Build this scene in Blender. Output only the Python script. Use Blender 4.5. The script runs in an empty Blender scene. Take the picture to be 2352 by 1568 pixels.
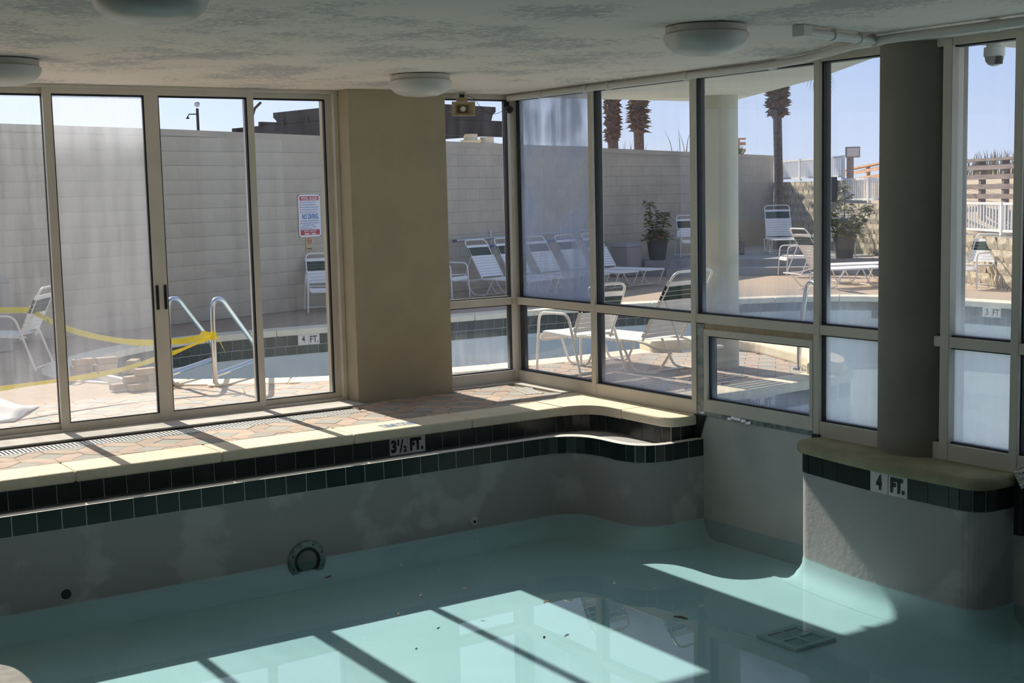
import bpy, bmesh, math, random
from mathutils import Vector, Matrix
from mathutils.geometry import tessellate_polygon
random.seed(7)
sc = bpy.context.scene
COL = sc.collection

# ------------------------------------------------------------------ camera
cam_d = bpy.data.cameras.new('camera'); cam = bpy.data.objects.new('camera', cam_d); COL.objects.link(cam)
CAM = Vector((-6.8806, -10.2669, 1.7361))
yaw, pit, rol = 0.5874, -0.1102, -0.0229
F = Vector((math.sin(yaw)*math.cos(pit), math.cos(yaw)*math.cos(pit), math.sin(pit)))
R0 = Vector((math.cos(yaw), -math.sin(yaw), 0)); U0 = R0.cross(F)
Rv = math.cos(rol)*R0 + math.sin(rol)*U0; Uv = -math.sin(rol)*R0 + math.cos(rol)*U0
m = Matrix((Rv, Uv, -F)).transposed().to_4x4(); m.translation = CAM
cam.matrix_world = m
cam_d.sensor_width = 36.0; cam_d.lens = 3112.0/2352.0*36.0
cam_d.clip_start = 0.05; cam_d.clip_end = 500
sc.camera = cam
# ------------------------------------------------------------------ sky, sun, exposure
SUN_EL = math.atan(0.72); SUN_DIR = Vector((-0.022, -1.0, 0)).normalized()      # direction the light travels, in plan
w = bpy.data.worlds.new('sky'); sc.world = w; w.use_nodes = True
nt = w.node_tree; nt.nodes.clear()
tc = nt.nodes.new('ShaderNodeTexCoord')
sep = nt.nodes.new('ShaderNodeSeparateXYZ'); nt.links.new(tc.outputs['Generated'], sep.inputs[0])
ramp = nt.nodes.new('ShaderNodeValToRGB'); nt.links.new(sep.outputs['Z'], ramp.inputs['Fac'])      # sine of elevation
el = ramp.color_ramp.elements; el[0].position = 0.0; el[0].color = (.86, .93, 1.16, 1); el[1].position = 1.0; el[1].color = (.16, .24, .46, 1)
for p_, c_ in ((.07, (.66, .81, 1.16)), (.16, (.42, .62, 1.06)), (.42, (.27, .42, .76))):
    e_ = el.new(p_); e_.color = (*c_, 1)
mp = nt.nodes.new('ShaderNodeMapping'); mp.inputs['Scale'].default_value = (1.2, 1.2, 14); nt.links.new(tc.outputs['Generated'], mp.inputs['Vector'])
cn = nt.nodes.new('ShaderNodeTexNoise'); cn.inputs['Scale'].default_value = 1.6; cn.inputs['Detail'].default_value = 4; nt.links.new(mp.outputs['Vector'], cn.inputs['Vector'])
cr = nt.nodes.new('ShaderNodeMapRange'); cr.inputs['From Min'].default_value = .45; cr.inputs['From Max'].default_value = .75; cr.inputs['To Max'].default_value = .45; nt.links.new(cn.outputs['Fac'], cr.inputs['Value'])
mx = nt.nodes.new('ShaderNodeMix'); mx.data_type = 'RGBA'; mx.inputs['B'].default_value = (.92, .97, 1.10, 1)
nt.links.new(cr.outputs['Result'], mx.inputs['Factor']); nt.links.new(ramp.outputs['Color'], mx.inputs['A'])
sd_ = nt.nodes.new('ShaderNodeVectorMath'); sd_.operation = 'DOT_PRODUCT'; nt.links.new(tc.outputs['Generated'], sd_.inputs[0])      # glow around the sun
sd_.inputs[1].default_value = (-SUN_DIR.x*math.cos(SUN_EL), -SUN_DIR.y*math.cos(SUN_EL), math.sin(SUN_EL))
pw = nt.nodes.new('ShaderNodeMath'); pw.operation = 'POWER'; pw.use_clamp = True
mz = nt.nodes.new('ShaderNodeMath'); mz.operation = 'MAXIMUM'; mz.inputs[1].default_value = 0.0; nt.links.new(sd_.outputs['Value'], mz.inputs[0])
nt.links.new(mz.outputs[0], pw.inputs[0]); pw.inputs[1].default_value = 6.0
ad = nt.nodes.new('ShaderNodeMix'); ad.data_type = 'RGBA'; ad.blend_type = 'ADD'; ad.inputs['B'].default_value = (1.15, 1.12, 1.0, 1)
nt.links.new(pw.outputs[0], ad.inputs['Factor']); nt.links.new(mx.outputs['Result'], ad.inputs['A'])
bg = nt.nodes.new('ShaderNodeBackground'); bg.inputs['Strength'].default_value = 1.0
out = nt.nodes.new('ShaderNodeOutputWorld'); nt.links.new(ad.outputs['Result'], bg.inputs['Color']); nt.links.new(bg.outputs['Background'], out.inputs['Surface'])
sun_d = bpy.data.lights.new('sun', 'SUN'); sun = bpy.data.objects.new('sun', sun_d); COL.objects.link(sun)
sun_d.energy = 9.4; sun_d.angle = math.radians(0.53); sun_d.color = (1.0, .885, .745)
ld = Vector((SUN_DIR.x*math.cos(SUN_EL), SUN_DIR.y*math.cos(SUN_EL), -math.sin(SUN_EL)))
sun.rotation_euler = ld.to_track_quat('-Z', 'Y').to_euler(); sun.location = (0, 12, 12)
sc.view_settings.view_transform = 'Standard'; sc.view_settings.look = 'None'
sc.view_settings.gamma = 1.0; sc.view_settings.use_curve_mapping = False
sc.view_settings.exposure = -0.25
sc.cycles.transparent_max_bounces = 20
sc.cycles.max_bounces = 10; sc.cycles.diffuse_bounces = 6
sc.cycles.sample_clamp_indirect = 6.0

# ------------------------------------------------------------------ materials
MATS = {}
def nodes_of(name):
    mt = bpy.data.materials.new(name); mt.use_nodes = True
    return mt, mt.node_tree, mt.node_tree.nodes['Principled BSDF'], mt.node_tree.nodes['Material Output']
def N(nt, t, **kw):
    n = nt.nodes.new(t)
    for k, v in kw.items():
        if k.startswith('i_'):
            n.inputs[k[2:].replace('_', ' ')].default_value = v
        else: setattr(n, k, v)
    return n
def mat(name, col, rough=.6, metal=0., col2=None, vscale=4., vlo=.4, vhi=.65, stretch=(1, 1, 1), bump=0., bscale=60., spec=.5, detail=4, objinfo=0., alpha=None):
    if name in MATS: return MATS[name]
    mt, t, p, o = nodes_of(name)
    p.inputs['Roughness'].default_value = rough; p.inputs['Metallic'].default_value = metal
    p.inputs['Specular IOR Level'].default_value = spec
    c4 = (*col, 1)
    p.inputs['Base Color'].default_value = c4
    tcn = N(t, 'ShaderNodeTexCoord'); mpn = N(t, 'ShaderNodeMapping'); mpn.inputs['Scale'].default_value = stretch
    t.links.new(tcn.outputs['Object'], mpn.inputs['Vector'])
    last = None
    if col2 is not None:
        n = N(t, 'ShaderNodeTexNoise'); n.inputs['Scale'].default_value = vscale; n.inputs['Detail'].default_value = detail
        t.links.new(mpn.outputs['Vector'], n.inputs['Vector'])
        r = N(t, 'ShaderNodeMapRange'); r.inputs['From Min'].default_value = vlo; r.inputs['From Max'].default_value = vhi
        t.links.new(n.outputs['Fac'], r.inputs['Value'])
        x = N(t, 'ShaderNodeMix', data_type='RGBA'); x.inputs['A'].default_value = c4; x.inputs['B'].default_value = (*col2, 1)
        t.links.new(r.outputs['Result'], x.inputs['Factor']); last = x.outputs['Result']
    if objinfo:
        oi = N(t, 'ShaderNodeObjectInfo'); r = N(t, 'ShaderNodeMapRange'); r.inputs['To Min'].default_value = 1-objinfo; r.inputs['To Max'].default_value = 1+objinfo
        t.links.new(oi.outputs['Random'], r.inputs['Value'])
        x = N(t, 'ShaderNodeMix', data_type='RGBA', blend_type='MULTIPLY'); x.inputs['Factor'].default_value = 1
        if last: t.links.new(last, x.inputs['A'])
        else: x.inputs['A'].default_value = c4
        t.links.new(r.outputs['Result'], x.inputs['B']); last = x.outputs['Result']
    if last: t.links.new(last, p.inputs['Base Color'])
    if bump:
        n = N(t, 'ShaderNodeTexNoise'); n.inputs['Scale'].default_value = bscale; n.inputs['Detail'].default_value = 3
        t.links.new(tcn.outputs['Object'], n.inputs['Vector'])
        b = N(t, 'ShaderNodeBump'); b.inputs['Strength'].default_value = bump; b.inputs['Distance'].default_value = .01
        t.links.new(n.outputs['Fac'], b.inputs['Height']); t.links.new(b.outputs['Normal'], p.inputs['Normal'])
    MATS[name] = mt; return mt
def fresnel_fac(t, ior):
    g = N(t, 'ShaderNodeNewGeometry'); mm = N(t, 'ShaderNodeMix', data_type='FLOAT')
    mm.inputs['A'].default_value = ior; mm.inputs['B'].default_value = 1/ior
    t.links.new(g.outputs['Backfacing'], mm.inputs['Factor'])
    f = N(t, 'ShaderNodeFresnel'); t.links.new(mm.outputs['Result'], f.inputs['IOR']); return f.outputs['Fac']
def glass(name, base=0., low=0., lowz=.3, lowh=.35, high=0., highz=2., streak=.5, sx=(6, 6, .8), tint=(.96, .98, .98), blob=0., fog=(.58, .61, .67)):
    """clear pane with condensation: base film, film near the bottom, film near the top, run marks"""
    mt = bpy.data.materials.new(name); mt.use_nodes = True; t = mt.node_tree; t.nodes.clear()
    o = N(t, 'ShaderNodeOutputMaterial'); tr = N(t, 'ShaderNodeBsdfTransparent'); tr.inputs['Color'].default_value = (*tint, 1)
    gl = N(t, 'ShaderNodeBsdfGlossy'); gl.inputs['Roughness'].default_value = 0.0
    mxs = N(t, 'ShaderNodeMixShader'); t.links.new(fresnel_fac(t, 1.3), mxs.inputs['Fac'])
    t.links.new(tr.outputs[0], mxs.inputs[1]); t.links.new(gl.outputs[0], mxs.inputs[2])
    tl = N(t, 'ShaderNodeBsdfTranslucent'); tl.inputs['Color'].default_value = (*fog, 1)
    df = N(t, 'ShaderNodeBsdfDiffuse'); df.inputs['Color'].default_value = (*[c*.9 for c in fog], 1)
    fg = N(t, 'ShaderNodeMixShader'); fg.inputs['Fac'].default_value = .22
    t.links.new(tl.outputs[0], fg.inputs[1]); t.links.new(df.outputs[0], fg.inputs[2])
    tcn = N(t, 'ShaderNodeTexCoord'); sp = N(t, 'ShaderNodeSeparateXYZ'); t.links.new(tcn.outputs['Object'], sp.inputs[0])
    mpn = N(t, 'ShaderNodeMapping'); mpn.inputs['Scale'].default_value = sx; t.links.new(tcn.outputs['Object'], mpn.inputs['Vector'])
    n1 = N(t, 'ShaderNodeTexNoise'); n1.inputs['Scale'].default_value = 2.2; n1.inputs['Detail'].default_value = 5
    t.links.new(mpn.outputs['Vector'], n1.inputs['Vector'])
    n2 = N(t, 'ShaderNodeTexNoise'); n2.inputs['Scale'].default_value = 1.5; n2.inputs['Detail'].default_value = 2
    t.links.new(tcn.outputs['Object'], n2.inputs['Vector'])
    zz = N(t, 'ShaderNodeMath', operation='MULTIPLY_ADD'); t.links.new(n2.outputs['Fac'], zz.inputs[0]); zz.inputs[1].default_value = .5
    t.links.new(sp.outputs['Z'], zz.inputs[2])            # wavy height
    def ramp(a, b, amt):
        r = N(t, 'ShaderNodeMapRange', interpolation_type='SMOOTHSTEP'); r.inputs['From Min'].default_value = a+.25; r.inputs['From Max'].default_value = b+.25
        r.inputs['To Min'].default_value = 0; r.inputs['To Max'].default_value = amt
        t.links.new(zz.outputs[0], r.inputs['Value']); return r.outputs['Result']
    s = N(t, 'ShaderNodeMath', operation='ADD')
    t.links.new(ramp(lowz+lowh, lowz-.1, low) if False else ramp(0, 1, 0), s.inputs[0])
    # low film: 1 - smoothstep
    rl = N(t, 'ShaderNodeMapRange', interpolation_type='SMOOTHSTEP'); rl.inputs['From Min'].default_value = lowz+.25; rl.inputs['From Max'].default_value = lowz+lowh+.25
    rl.inputs['To Min'].default_value = low; rl.inputs['To Max'].default_value = 0; t.links.new(zz.outputs[0], rl.inputs['Value'])
    t.links.new(rl.outputs['Result'], s.inputs[0]); t.links.new(ramp(highz, highz+.35, high), s.inputs[1])
    s2 = N(t, 'ShaderNodeMath', operation='ADD'); t.links.new(s.outputs[0], s2.inputs[0]); s2.inputs[1].default_value = base
    bl = N(t, 'ShaderNodeMapRange', interpolation_type='SMOOTHSTEP'); bl.inputs['From Min'].default_value = .42; bl.inputs['From Max'].default_value = .62
    bl.inputs['To Max'].default_value = blob; t.links.new(n2.outputs['Fac'], bl.inputs['Value'])
    s3 = N(t, 'ShaderNodeMath', operation='ADD'); t.links.new(s2.outputs[0], s3.inputs[0]); t.links.new(bl.outputs['Result'], s3.inputs[1])
    st = N(t, 'ShaderNodeMapRange'); st.inputs['From Min'].default_value = .35; st.inputs['From Max'].default_value = .6
    st.inputs['To Min'].default_value = 1-streak; st.inputs['To Max'].default_value = 1; t.links.new(n1.outputs['Fac'], st.inputs['Value'])
    ml = N(t, 'ShaderNodeMath', operation='MULTIPLY', use_clamp=True); t.links.new(s3.outputs[0], ml.inputs[0]); t.links.new(st.outputs['Result'], ml.inputs[1])
    fin = N(t, 'ShaderNodeMixShader'); t.links.new(ml.outputs[0], fin.inputs['Fac']); t.links.new(mxs.outputs[0], fin.inputs[1]); t.links.new(fg.outputs[0], fin.inputs[2])
    t.links.new(fin.outputs[0], o.inputs['Surface'])
    return mt
def water_mat(name='pool_water', col=(.64, .825, .885)):
    mt = bpy.data.materials.new(name); mt.use_nodes = True; t = mt.node_tree; t.nodes.clear()
    o = N(t, 'ShaderNodeOutputMaterial'); tr = N(t, 'ShaderNodeBsdfTransparent'); tr.inputs['Color'].default_value = (*col, 1)
    gl = N(t, 'ShaderNodeBsdfGlossy'); gl.inputs['Roughness'].default_value = 0.0
    mxs = N(t, 'ShaderNodeMixShader')
    n = N(t, 'ShaderNodeTexNoise'); n.inputs['Scale'].default_value = 1.5; n.inputs['Detail'].default_value = 1
    tcn = N(t, 'ShaderNodeTexCoord'); t.links.new(tcn.outputs['Object'], n.inputs['Vector'])
    b = N(t, 'ShaderNodeBump'); b.inputs['Strength'].default_value = .012; b.inputs['Distance'].default_value = .05; t.links.new(n.outputs['Fac'], b.inputs['Height'])
    t.links.new(b.outputs['Normal'], gl.inputs['Normal'])
    t.links.new(fresnel_fac(t, 1.33), mxs.inputs['Fac']); t.links.new(tr.outputs[0], mxs.inputs[1]); t.links.new(gl.outputs[0], mxs.inputs[2])
    t.links.new(mxs.outputs[0], o.inputs['Surface']); return mt

mt, t, p, o_ = nodes_of('ceiling_stucco'); m_ceil = mt; p.inputs['Roughness'].default_value = .9
tcn = N(t, 'ShaderNodeTexCoord')
n1 = N(t, 'ShaderNodeTexNoise'); n1.inputs['Scale'].default_value = 26; n1.inputs['Detail'].default_value = 5; n1.inputs['Roughness'].default_value = .7
n2 = N(t, 'ShaderNodeTexNoise'); n2.inputs['Scale'].default_value = 1.7; n2.inputs['Detail'].default_value = 4
for n_ in (n1, n2): t.links.new(tcn.outputs['Object'], n_.inputs['Vector'])
ad_ = N(t, 'ShaderNodeMath', operation='MULTIPLY_ADD'); t.links.new(n2.outputs['Fac'], ad_.inputs[0]); ad_.inputs[1].default_value = 1.1; t.links.new(n1.outputs['Fac'], ad_.inputs[2])
r_ = N(t, 'ShaderNodeMapRange'); r_.inputs['From Min'].default_value = 1.06; r_.inputs['From Max'].default_value = 1.22; t.links.new(ad_.outputs[0], r_.inputs['Value'])
x_ = N(t, 'ShaderNodeMix', data_type='RGBA'); x_.inputs['A'].default_value = (.80, .73, .67, 1); x_.inputs['B'].default_value = (.50, .48, .47, 1)
t.links.new(r_.outputs['Result'], x_.inputs['Factor']); t.links.new(x_.outputs['Result'], p.inputs['Base Color'])
b_ = N(t, 'ShaderNodeBump'); b_.inputs['Strength'].default_value = .8; b_.inputs['Distance'].default_value = .008; t.links.new(n1.outputs['Fac'], b_.inputs['Height']); t.links.new(b_.outputs['Normal'], p.inputs['Normal'])
m_soffit = mat('soffit_stucco', (.62, .58, .50), .9, bump=.6, bscale=40, col2=(.54, .52, .46), vscale=2)
m_stucco = mat('olive_stucco', (.45, .385, .265), .9, bump=.5, bscale=90, col2=(.41, .355, .25), vscale=3)
m_stucco_shaded = mat('shaded_stucco', (.27, .25, .215), .9, bump=.5, bscale=90, col2=(.24, .225, .195), vscale=3)  # same stucco as the pier, the round column's shade darkened into its colour
m_outcol = mat('cream_stucco', (.55, .52, .40), .9, bump=.4, bscale=70, col2=(.50, .48, .38), vscale=2)
m_frame = mat('cream_aluminium', (.67, .62, .54), .45, col2=(.61, .57, .50), vscale=3, spec=.4)
m_gasket = mat('black_rubber', (.015, .016, .018), .6)
m_black = mat('black_plastic', (.012, .012, .014), .4)
m_galv = mat('galvanised_steel', (.30, .34, .33), .45, .7, col2=(.14, .17, .17), vscale=18)
m_foam = mat('foam_strip', (.55, .42, .28), .9, bump=.8, bscale=120, col2=(.42, .34, .25), vscale=20)
m_foil = mat('foil_tape', (.75, .76, .76), .28, 1., bump=1., bscale=60)
m_coping = mat('cream_coping', (.82, .725, .555), .85, bump=.35, bscale=150, col2=(.75, .66, .50), vscale=6)
m_plaster = mat('pool_plaster', (.36, .355, .36), .75, bump=.25, bscale=25, col2=(.46, .46, .455), vscale=2.3, vlo=.54, vhi=.60, detail=6)
t = m_plaster.node_tree; p = t.nodes['Principled BSDF']          # scum-stained above the old waterline, clean white plaster below it
lk = p.inputs['Base Color'].links[0].from_socket; tcn = N(t, 'ShaderNodeTexCoord'); sp_ = N(t, 'ShaderNodeSeparateXYZ'); t.links.new(tcn.outputs['Object'], sp_.inputs[0])
cmp_ = N(t, 'ShaderNodeMapRange'); cmp_.inputs['From Min'].default_value = -.795; cmp_.inputs['From Max'].default_value = -.805; t.links.new(sp_.outputs['Z'], cmp_.inputs['Value'])
xm = N(t, 'ShaderNodeMix', data_type='RGBA'); t.links.new(cmp_.outputs['Result'], xm.inputs['Factor']); t.links.new(lk, xm.inputs['A']); xm.inputs['B'].default_value = (.80, .82, .79, 1); t.links.new(xm.outputs['Result'], p.inputs['Base Color'])
m_lip = mat('gutter_lip', (.72, .70, .66), .6)
m_poolfloor = mat('pool_floor_plaster', (.80, .82, .79), .7, col2=(.70, .75, .72), vscale=1.2)
m_panelboard = mat('painted_board', (.52, .52, .49), .7, col2=(.42, .43, .42), vscale=2.2, vlo=.45, vhi=.7)
m_tile_b = mat('black_tile', (.018, .024, .024), .25, objinfo=.35)
m_tile_g = mat('green_tile', (.010, .024, .0225), .25, objinfo=.3)
m_tile_w = mat('white_tile', (.62, .60, .57), .3)
m_tile_wo = mat('white_outdoor_tile', (.75, .66, .62), .4)
m_grout = mat('grout', (.66, .66, .64), .9)
m_ink = mat('black_ink', (.01, .01, .011), .5)
m_blueink = mat('blue_ink', (.08, .17, .36), .5)
m_paver = mat('terracotta_paver', (.49, .375, .30), .85, col2=(.43, .33, .265), vscale=9, objinfo=.16, bump=.3, bscale=120)
m_paverg = mat('grey_paver', (.36, .355, .325), .85, objinfo=.1, bump=.3, bscale=120)
m_sand = mat('paver_sand', (.30, .26, .21), .95)
m_concrete = mat('concrete', (.58, .55, .50), .9, bump=.4, bscale=80, col2=(.50, .48, .44), vscale=6)
m_white_pl = mat('white_plastic', (.80, .79, .75), .4)
m_globe = mat('frosted_lens', (.62, .60, .57), .35)
m_globe_rim = mat('lamp_rim', (.60, .57, .52), .5, col2=(.35, .25, .18), vscale=14, vlo=.6, vhi=.75)
m_pvc = mat('pvc_pipe', (.66, .66, .62), .4)
m_beige = mat('beige_horn', (.55, .46, .32), .5)
m_strap = mat('white_strap', (.82, .80, .78), .45)
m_strapg = mat('green_strap', (.010, .040, .036), .6, spec=.2)
m_strapb = mat('navy_strap', (.014, .022, .034), .4)
m_tube = mat('white_enamel', (.80, .77, .72), .35)
m_chrome = mat('stainless_steel', (.62, .62, .64), .18, 1.)
m_block = mat('painted_block', (.54, .465, .36), .9, objinfo=.03, bump=.35, bscale=40, col2=(.46, .40, .32), vscale=1.6)
m_joint = mat('block_joint', (.44, .39, .31), .95)
m_ret = mat('split_face_block', (.54, .46, .34), .95, objinfo=.05, bump=1., bscale=28, col2=(.36, .31, .23), vscale=9)
m_mortar = mat('pale_joint', (.50, .45, .37), .95)
m_fence = mat('white_fence', (.80, .78, .77), .5)
m_wood = mat('weathered_wood', (.26, .20, .18), .85, col2=(.18, .135, .125), vscale=3, stretch=(1, 1, 8), objinfo=.15)
m_woodo = mat('orange_wood', (.52, .33, .19), .8, col2=(.40, .24, .14), vscale=3)
m_darkwood = mat('dark_brown_timber', (.036, .030, .033), .8, spec=.2)
m_capital = mat('cream_column', (.75, .66, .47), .7)
m_bark = mat('palm_bark', (.20, .14, .115), .95, bump=1., bscale=30, col2=(.12, .085, .07), vscale=12)
m_boot = mat('palm_boot', (.22, .15, .12), .9, col2=(.13, .09, .075), vscale=20)
m_frond = mat('palm_frond', (.12, .15, .06), .7)
m_leaf = mat('plant_leaf', (.10, .13, .03), .5, col2=(.22, .19, .04), vscale=8)
m_leafd = mat('dark_leaf', (.03, .055, .025), .5)
m_pot = mat('dark_pot', (.045, .048, .055), .55)
m_soil = mat('soil', (.05, .04, .03), .95)
m_bin = mat('taupe_bin', (.36, .32, .31), .6)
m_tape = mat('yellow_tape', (.80, .66, .02), .4, col2=(.04, .04, .01), vscale=26, vlo=.66, vhi=.70)
m_brick = mat('loose_brick', (.42, .31, .23), .9, objinfo=.2, bump=.4, bscale=80)
m_sheet = mat('white_sheet', (.78, .76, .74), .5)
m_signw = mat('sign_white', (.80, .78, .80), .5)
m_signr = mat('sign_red', (.50, .03, .05), .5)
m_signb = mat('sign_blue', (.05, .22, .50), .5)
m_signt = mat('sign_tan', (.55, .42, .22), .6)
m_blue = mat('blue_pole', (.03, .10, .42), .4)
m_silver = mat('silver_pole', (.55, .56, .62), .35, .6)
m_dune = mat('dune_sand', (.60, .47, .33), .95, col2=(.42, .34, .24), vscale=2, bump=.5, bscale=20)
m_grass = mat('sea_oats', (.34, .27, .15), .9, col2=(.22, .22, .10), vscale=4)
m_debris = mat('leaf_debris', (.10, .06, .03), .9)
m_scum = mat('pale_scum', (.62, .66, .62), .8)
m_wallin = mat('interior_plaster', (.30, .28, .25), .9)
m_roof = mat('roof_concrete', (.5, .5, .48), .9)
m_deckfar = None

# ------------------------------------------------------------------ mesh helpers
class MB:
    def __init__(s): s.v = []; s.f = []
    def add(s, vs, fs):
        b = len(s.v); s.v += [tuple(x) for x in vs]; s.f += [tuple(i+b for i in q) for q in fs]; return s
    def box(s, x0, x1, y0, y1, z0, z1):
        return s.add([(x0,y0,z0),(x1,y0,z0),(x1,y1,z0),(x0,y1,z0),(x0,y0,z1),(x1,y0,z1),(x1,y1,z1),(x0,y1,z1)],
                     [(0,3,2,1),(4,5,6,7),(0,1,5,4),(1,2,6,5),(2,3,7,6),(3,0,4,7)])
    def obox(s, c, ax, ay, az):
        c, ax, ay, az = map(Vector, (c, ax, ay, az))
        return s.add([c-ax-ay-az, c+ax-ay-az, c+ax+ay-az, c-ax+ay-az, c-ax-ay+az, c+ax-ay+az, c+ax+ay+az, c-ax+ay+az],
                     [(0,3,2,1),(4,5,6,7),(0,1,5,4),(1,2,6,5),(2,3,7,6),(3,0,4,7)])
    def prism(s, poly, z0, z1):
        if sum(a[0]*b[1]-b[0]*a[1] for a, b in zip(poly, poly[1:]+poly[:1])) < 0: poly = poly[::-1]
        n = len(poly)
        return s.add([(p[0],p[1],z0) for p in poly]+[(p[0],p[1],z1) for p in poly],
                     [tuple(range(n))[::-1], tuple(range(n, 2*n))]+[(i,(i+1)%n,n+(i+1)%n,n+i) for i in range(n)])
    def tube(s, pts, r, n=8, closed=False):
        pts = [Vector(p) for p in pts]; b = []; m_ = len(pts); up = None
        for i, p in enumerate(pts):
            if closed: d = pts[(i+1) % m_]-pts[i-1]
            else: d = pts[min(i+1, m_-1)]-pts[max(i-1, 0)]
            d.normalize()
            if up is None: up = Vector((0,0,1)) if abs(d.z) < .9 else Vector((1,0,0))
            a = up-d*up.dot(d)
            if a.length < 1e-4: a = d.orthogonal()
            a.normalize(); c = d.cross(a); up = a
            rr = r[i] if isinstance(r, (list, tuple)) else r
            b += [p+(a*math.cos(k*math.tau/n)+c*math.sin(k*math.tau/n))*rr for k in range(n)]
        fs = []
        for i in range(m_ if closed else m_-1):
            j = (i+1) % m_
            fs += [(i*n+k, i*n+(k+1) % n, j*n+(k+1) % n, j*n+k) for k in range(n)]
        if not closed: fs += [tuple(range(n))[::-1], tuple((m_-1)*n+k for k in range(n))]
        return s.add(b, fs)
    def lathe(s, prof, c=(0,0,0), n=24, cap=True):
        b = []; c = Vector(c)
        for r, z in prof: b += [c+Vector((r*math.cos(k*math.tau/n), r*math.sin(k*math.tau/n), z)) for k in range(n)]
        fs = []
        for i in range(len(prof)-1): fs += [(i*n+k, i*n+(k+1) % n, (i+1)*n+(k+1) % n, (i+1)*n+k) for k in range(n)]
        if cap: fs += [tuple(range(n))[::-1], tuple((len(prof)-1)*n+k for k in range(n))]
        return s.add(b, fs)
    def mesh(s, name, mt=None, smooth=False):
        me = bpy.data.meshes.new(name); me.from_pydata(s.v, [], s.f); me.validate()
        bm = bmesh.new(); bm.from_mesh(me); bmesh.ops.recalc_face_normals(bm, faces=bm.faces); bm.to_mesh(me); bm.free()
        if mt: me.materials.append(mt)
        if smooth:
            me.polygons.foreach_set('use_smooth', [True]*len(me.polygons))
            me.set_sharp_from_angle(angle=math.radians(40))
        return me
    def build(s, name, mt, parent=None, smooth=False):
        return mk(name, s.mesh(name, mt, smooth), parent)
def mk(name, me, parent=None):
    o = bpy.data.objects.new(name, me); COL.objects.link(o)
    if parent: o.parent = parent
    return o
def empty(name, loc=(0,0,0), rz=0, parent=None):
    o = bpy.data.objects.new(name, None); COL.objects.link(o); o.location = loc; o.rotation_euler = (0,0,rz); o.empty_display_size = .1
    if parent: o.parent = parent
    return o
def tag(o, label=None, cat=None, group=None, kind=None):
    for k, v in (('label', label), ('category', cat), ('group', group), ('kind', kind)):
        if v: o[k] = v
    return o
def struct(o, label=None):
    o['kind'] = 'structure'
    if label: o['label'] = label
    return o
def copy_tree(o, parent=None):
    c = o.copy(); COL.objects.link(c); c.parent = parent
    for ch in list(o.children): copy_tree(ch, c)
    return c
def bevel(o, w=.01, seg=2):
    b = o.modifiers.new('bevel', 'BEVEL'); b.width = w; b.segments = seg; b.limit_method = 'ANGLE'; b.angle_limit = math.radians(50); return o
def fillet(pts, radii, n=6, closed=False):
    pts = [Vector(p) for p in pts]; outp = []; L = len(pts)
    if not isinstance(radii, (list, tuple)): radii = [radii]*L
    for i, p in enumerate(pts):
        if (not closed and i in (0, L-1)) or radii[i] == 0: outp.append(p.copy()); continue
        a, b = pts[i-1], pts[(i+1) % L]
        da, db = (a-p), (b-p); r = min(radii[i], da.length*.49, db.length*.49)
        q0 = p+da.normalized()*r; q1 = p+db.normalized()*r
        for k in range(n+1):
            t = k/n; outp.append(q0*(1-t)**2+p*2*t*(1-t)+q1*t*t)
    return outp
def catmull(pts, n=6, closed=False):
    pts = [Vector(p) for p in pts]; L = len(pts); o = []
    rng = range(L if closed else L-1)
    for i in rng:
        if closed: p0, p1, p2, p3 = pts[i-1], pts[i], pts[(i+1) % L], pts[(i+2) % L]
        else: p0, p1, p2, p3 = pts[max(i-1, 0)], pts[i], pts[i+1], pts[min(i+2, L-1)]
        for k in range(n):
            t = k/n
            o.append(.5*((2*p1)+(p2-p0)*t+(2*p0-5*p1+4*p2-p3)*t*t+(3*p1-p0-3*p2+p3)*t**3))
    if not closed: o.append(pts[-1])
    return o
class Path2:                                             # arclength sampling of a plan polyline
    def __init__(s, pts):
        s.p = [Vector((p[0], p[1])) for p in pts]; s.s = [0]
        for a, b in zip(s.p, s.p[1:]): s.s.append(s.s[-1]+(b-a).length)
        s.L = s.s[-1]
    def at(s, d):
        d = max(0, min(s.L, d))
        for i in range(len(s.p)-1):
            if d <= s.s[i+1] or i == len(s.p)-2:
                l = s.s[i+1]-s.s[i]; t = (d-s.s[i])/l if l else 0; return s.p[i].lerp(s.p[i+1], t)
    def turn(s, a, b):
        return (s.at(a+.02)-s.at(a-.02)).normalized().dot((s.at(b+.02)-s.at(b-.02)).normalized())
TEXTS = 0
def text_mesh(txt, size, mt, squeeze=1.0, bold=0.0):
    cu = bpy.data.curves.new('lettering', 'FONT'); cu.body = txt; cu.size = size; cu.align_x = 'CENTER'; cu.align_y = 'CENTER'; cu.offset = bold; cu.resolution_u = 3
    o = bpy.data.objects.new('lettering', cu); COL.objects.link(o)
    dg = bpy.context.evaluated_depsgraph_get(); me = bpy.data.meshes.new_from_object(o.evaluated_get(dg)); bpy.data.objects.remove(o)
    if not len(me.vertices): return me
    xs = [v.co.x for v in me.vertices]; ys = [v.co.y for v in me.vertices]
    cx, cy = (min(xs)+max(xs))/2, (min(ys)+max(ys))/2
    for v in me.vertices: v.co.x = (v.co.x-cx)*squeeze; v.co.y -= cy
    me.materials.clear(); me.materials.append(mt); return me
def text_fit(txt, w_, h_, mt, bold=0.0):
    me = text_mesh(txt, 1.0, mt, 1.0, bold)
    xs = [v.co.x for v in me.vertices]; ys = [v.co.y for v in me.vertices]; ww, hh = max(xs)-min(xs), max(ys)-min(ys)
    for v in me.vertices: v.co.x *= w_/ww; v.co.y *= h_/hh
    return me
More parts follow.
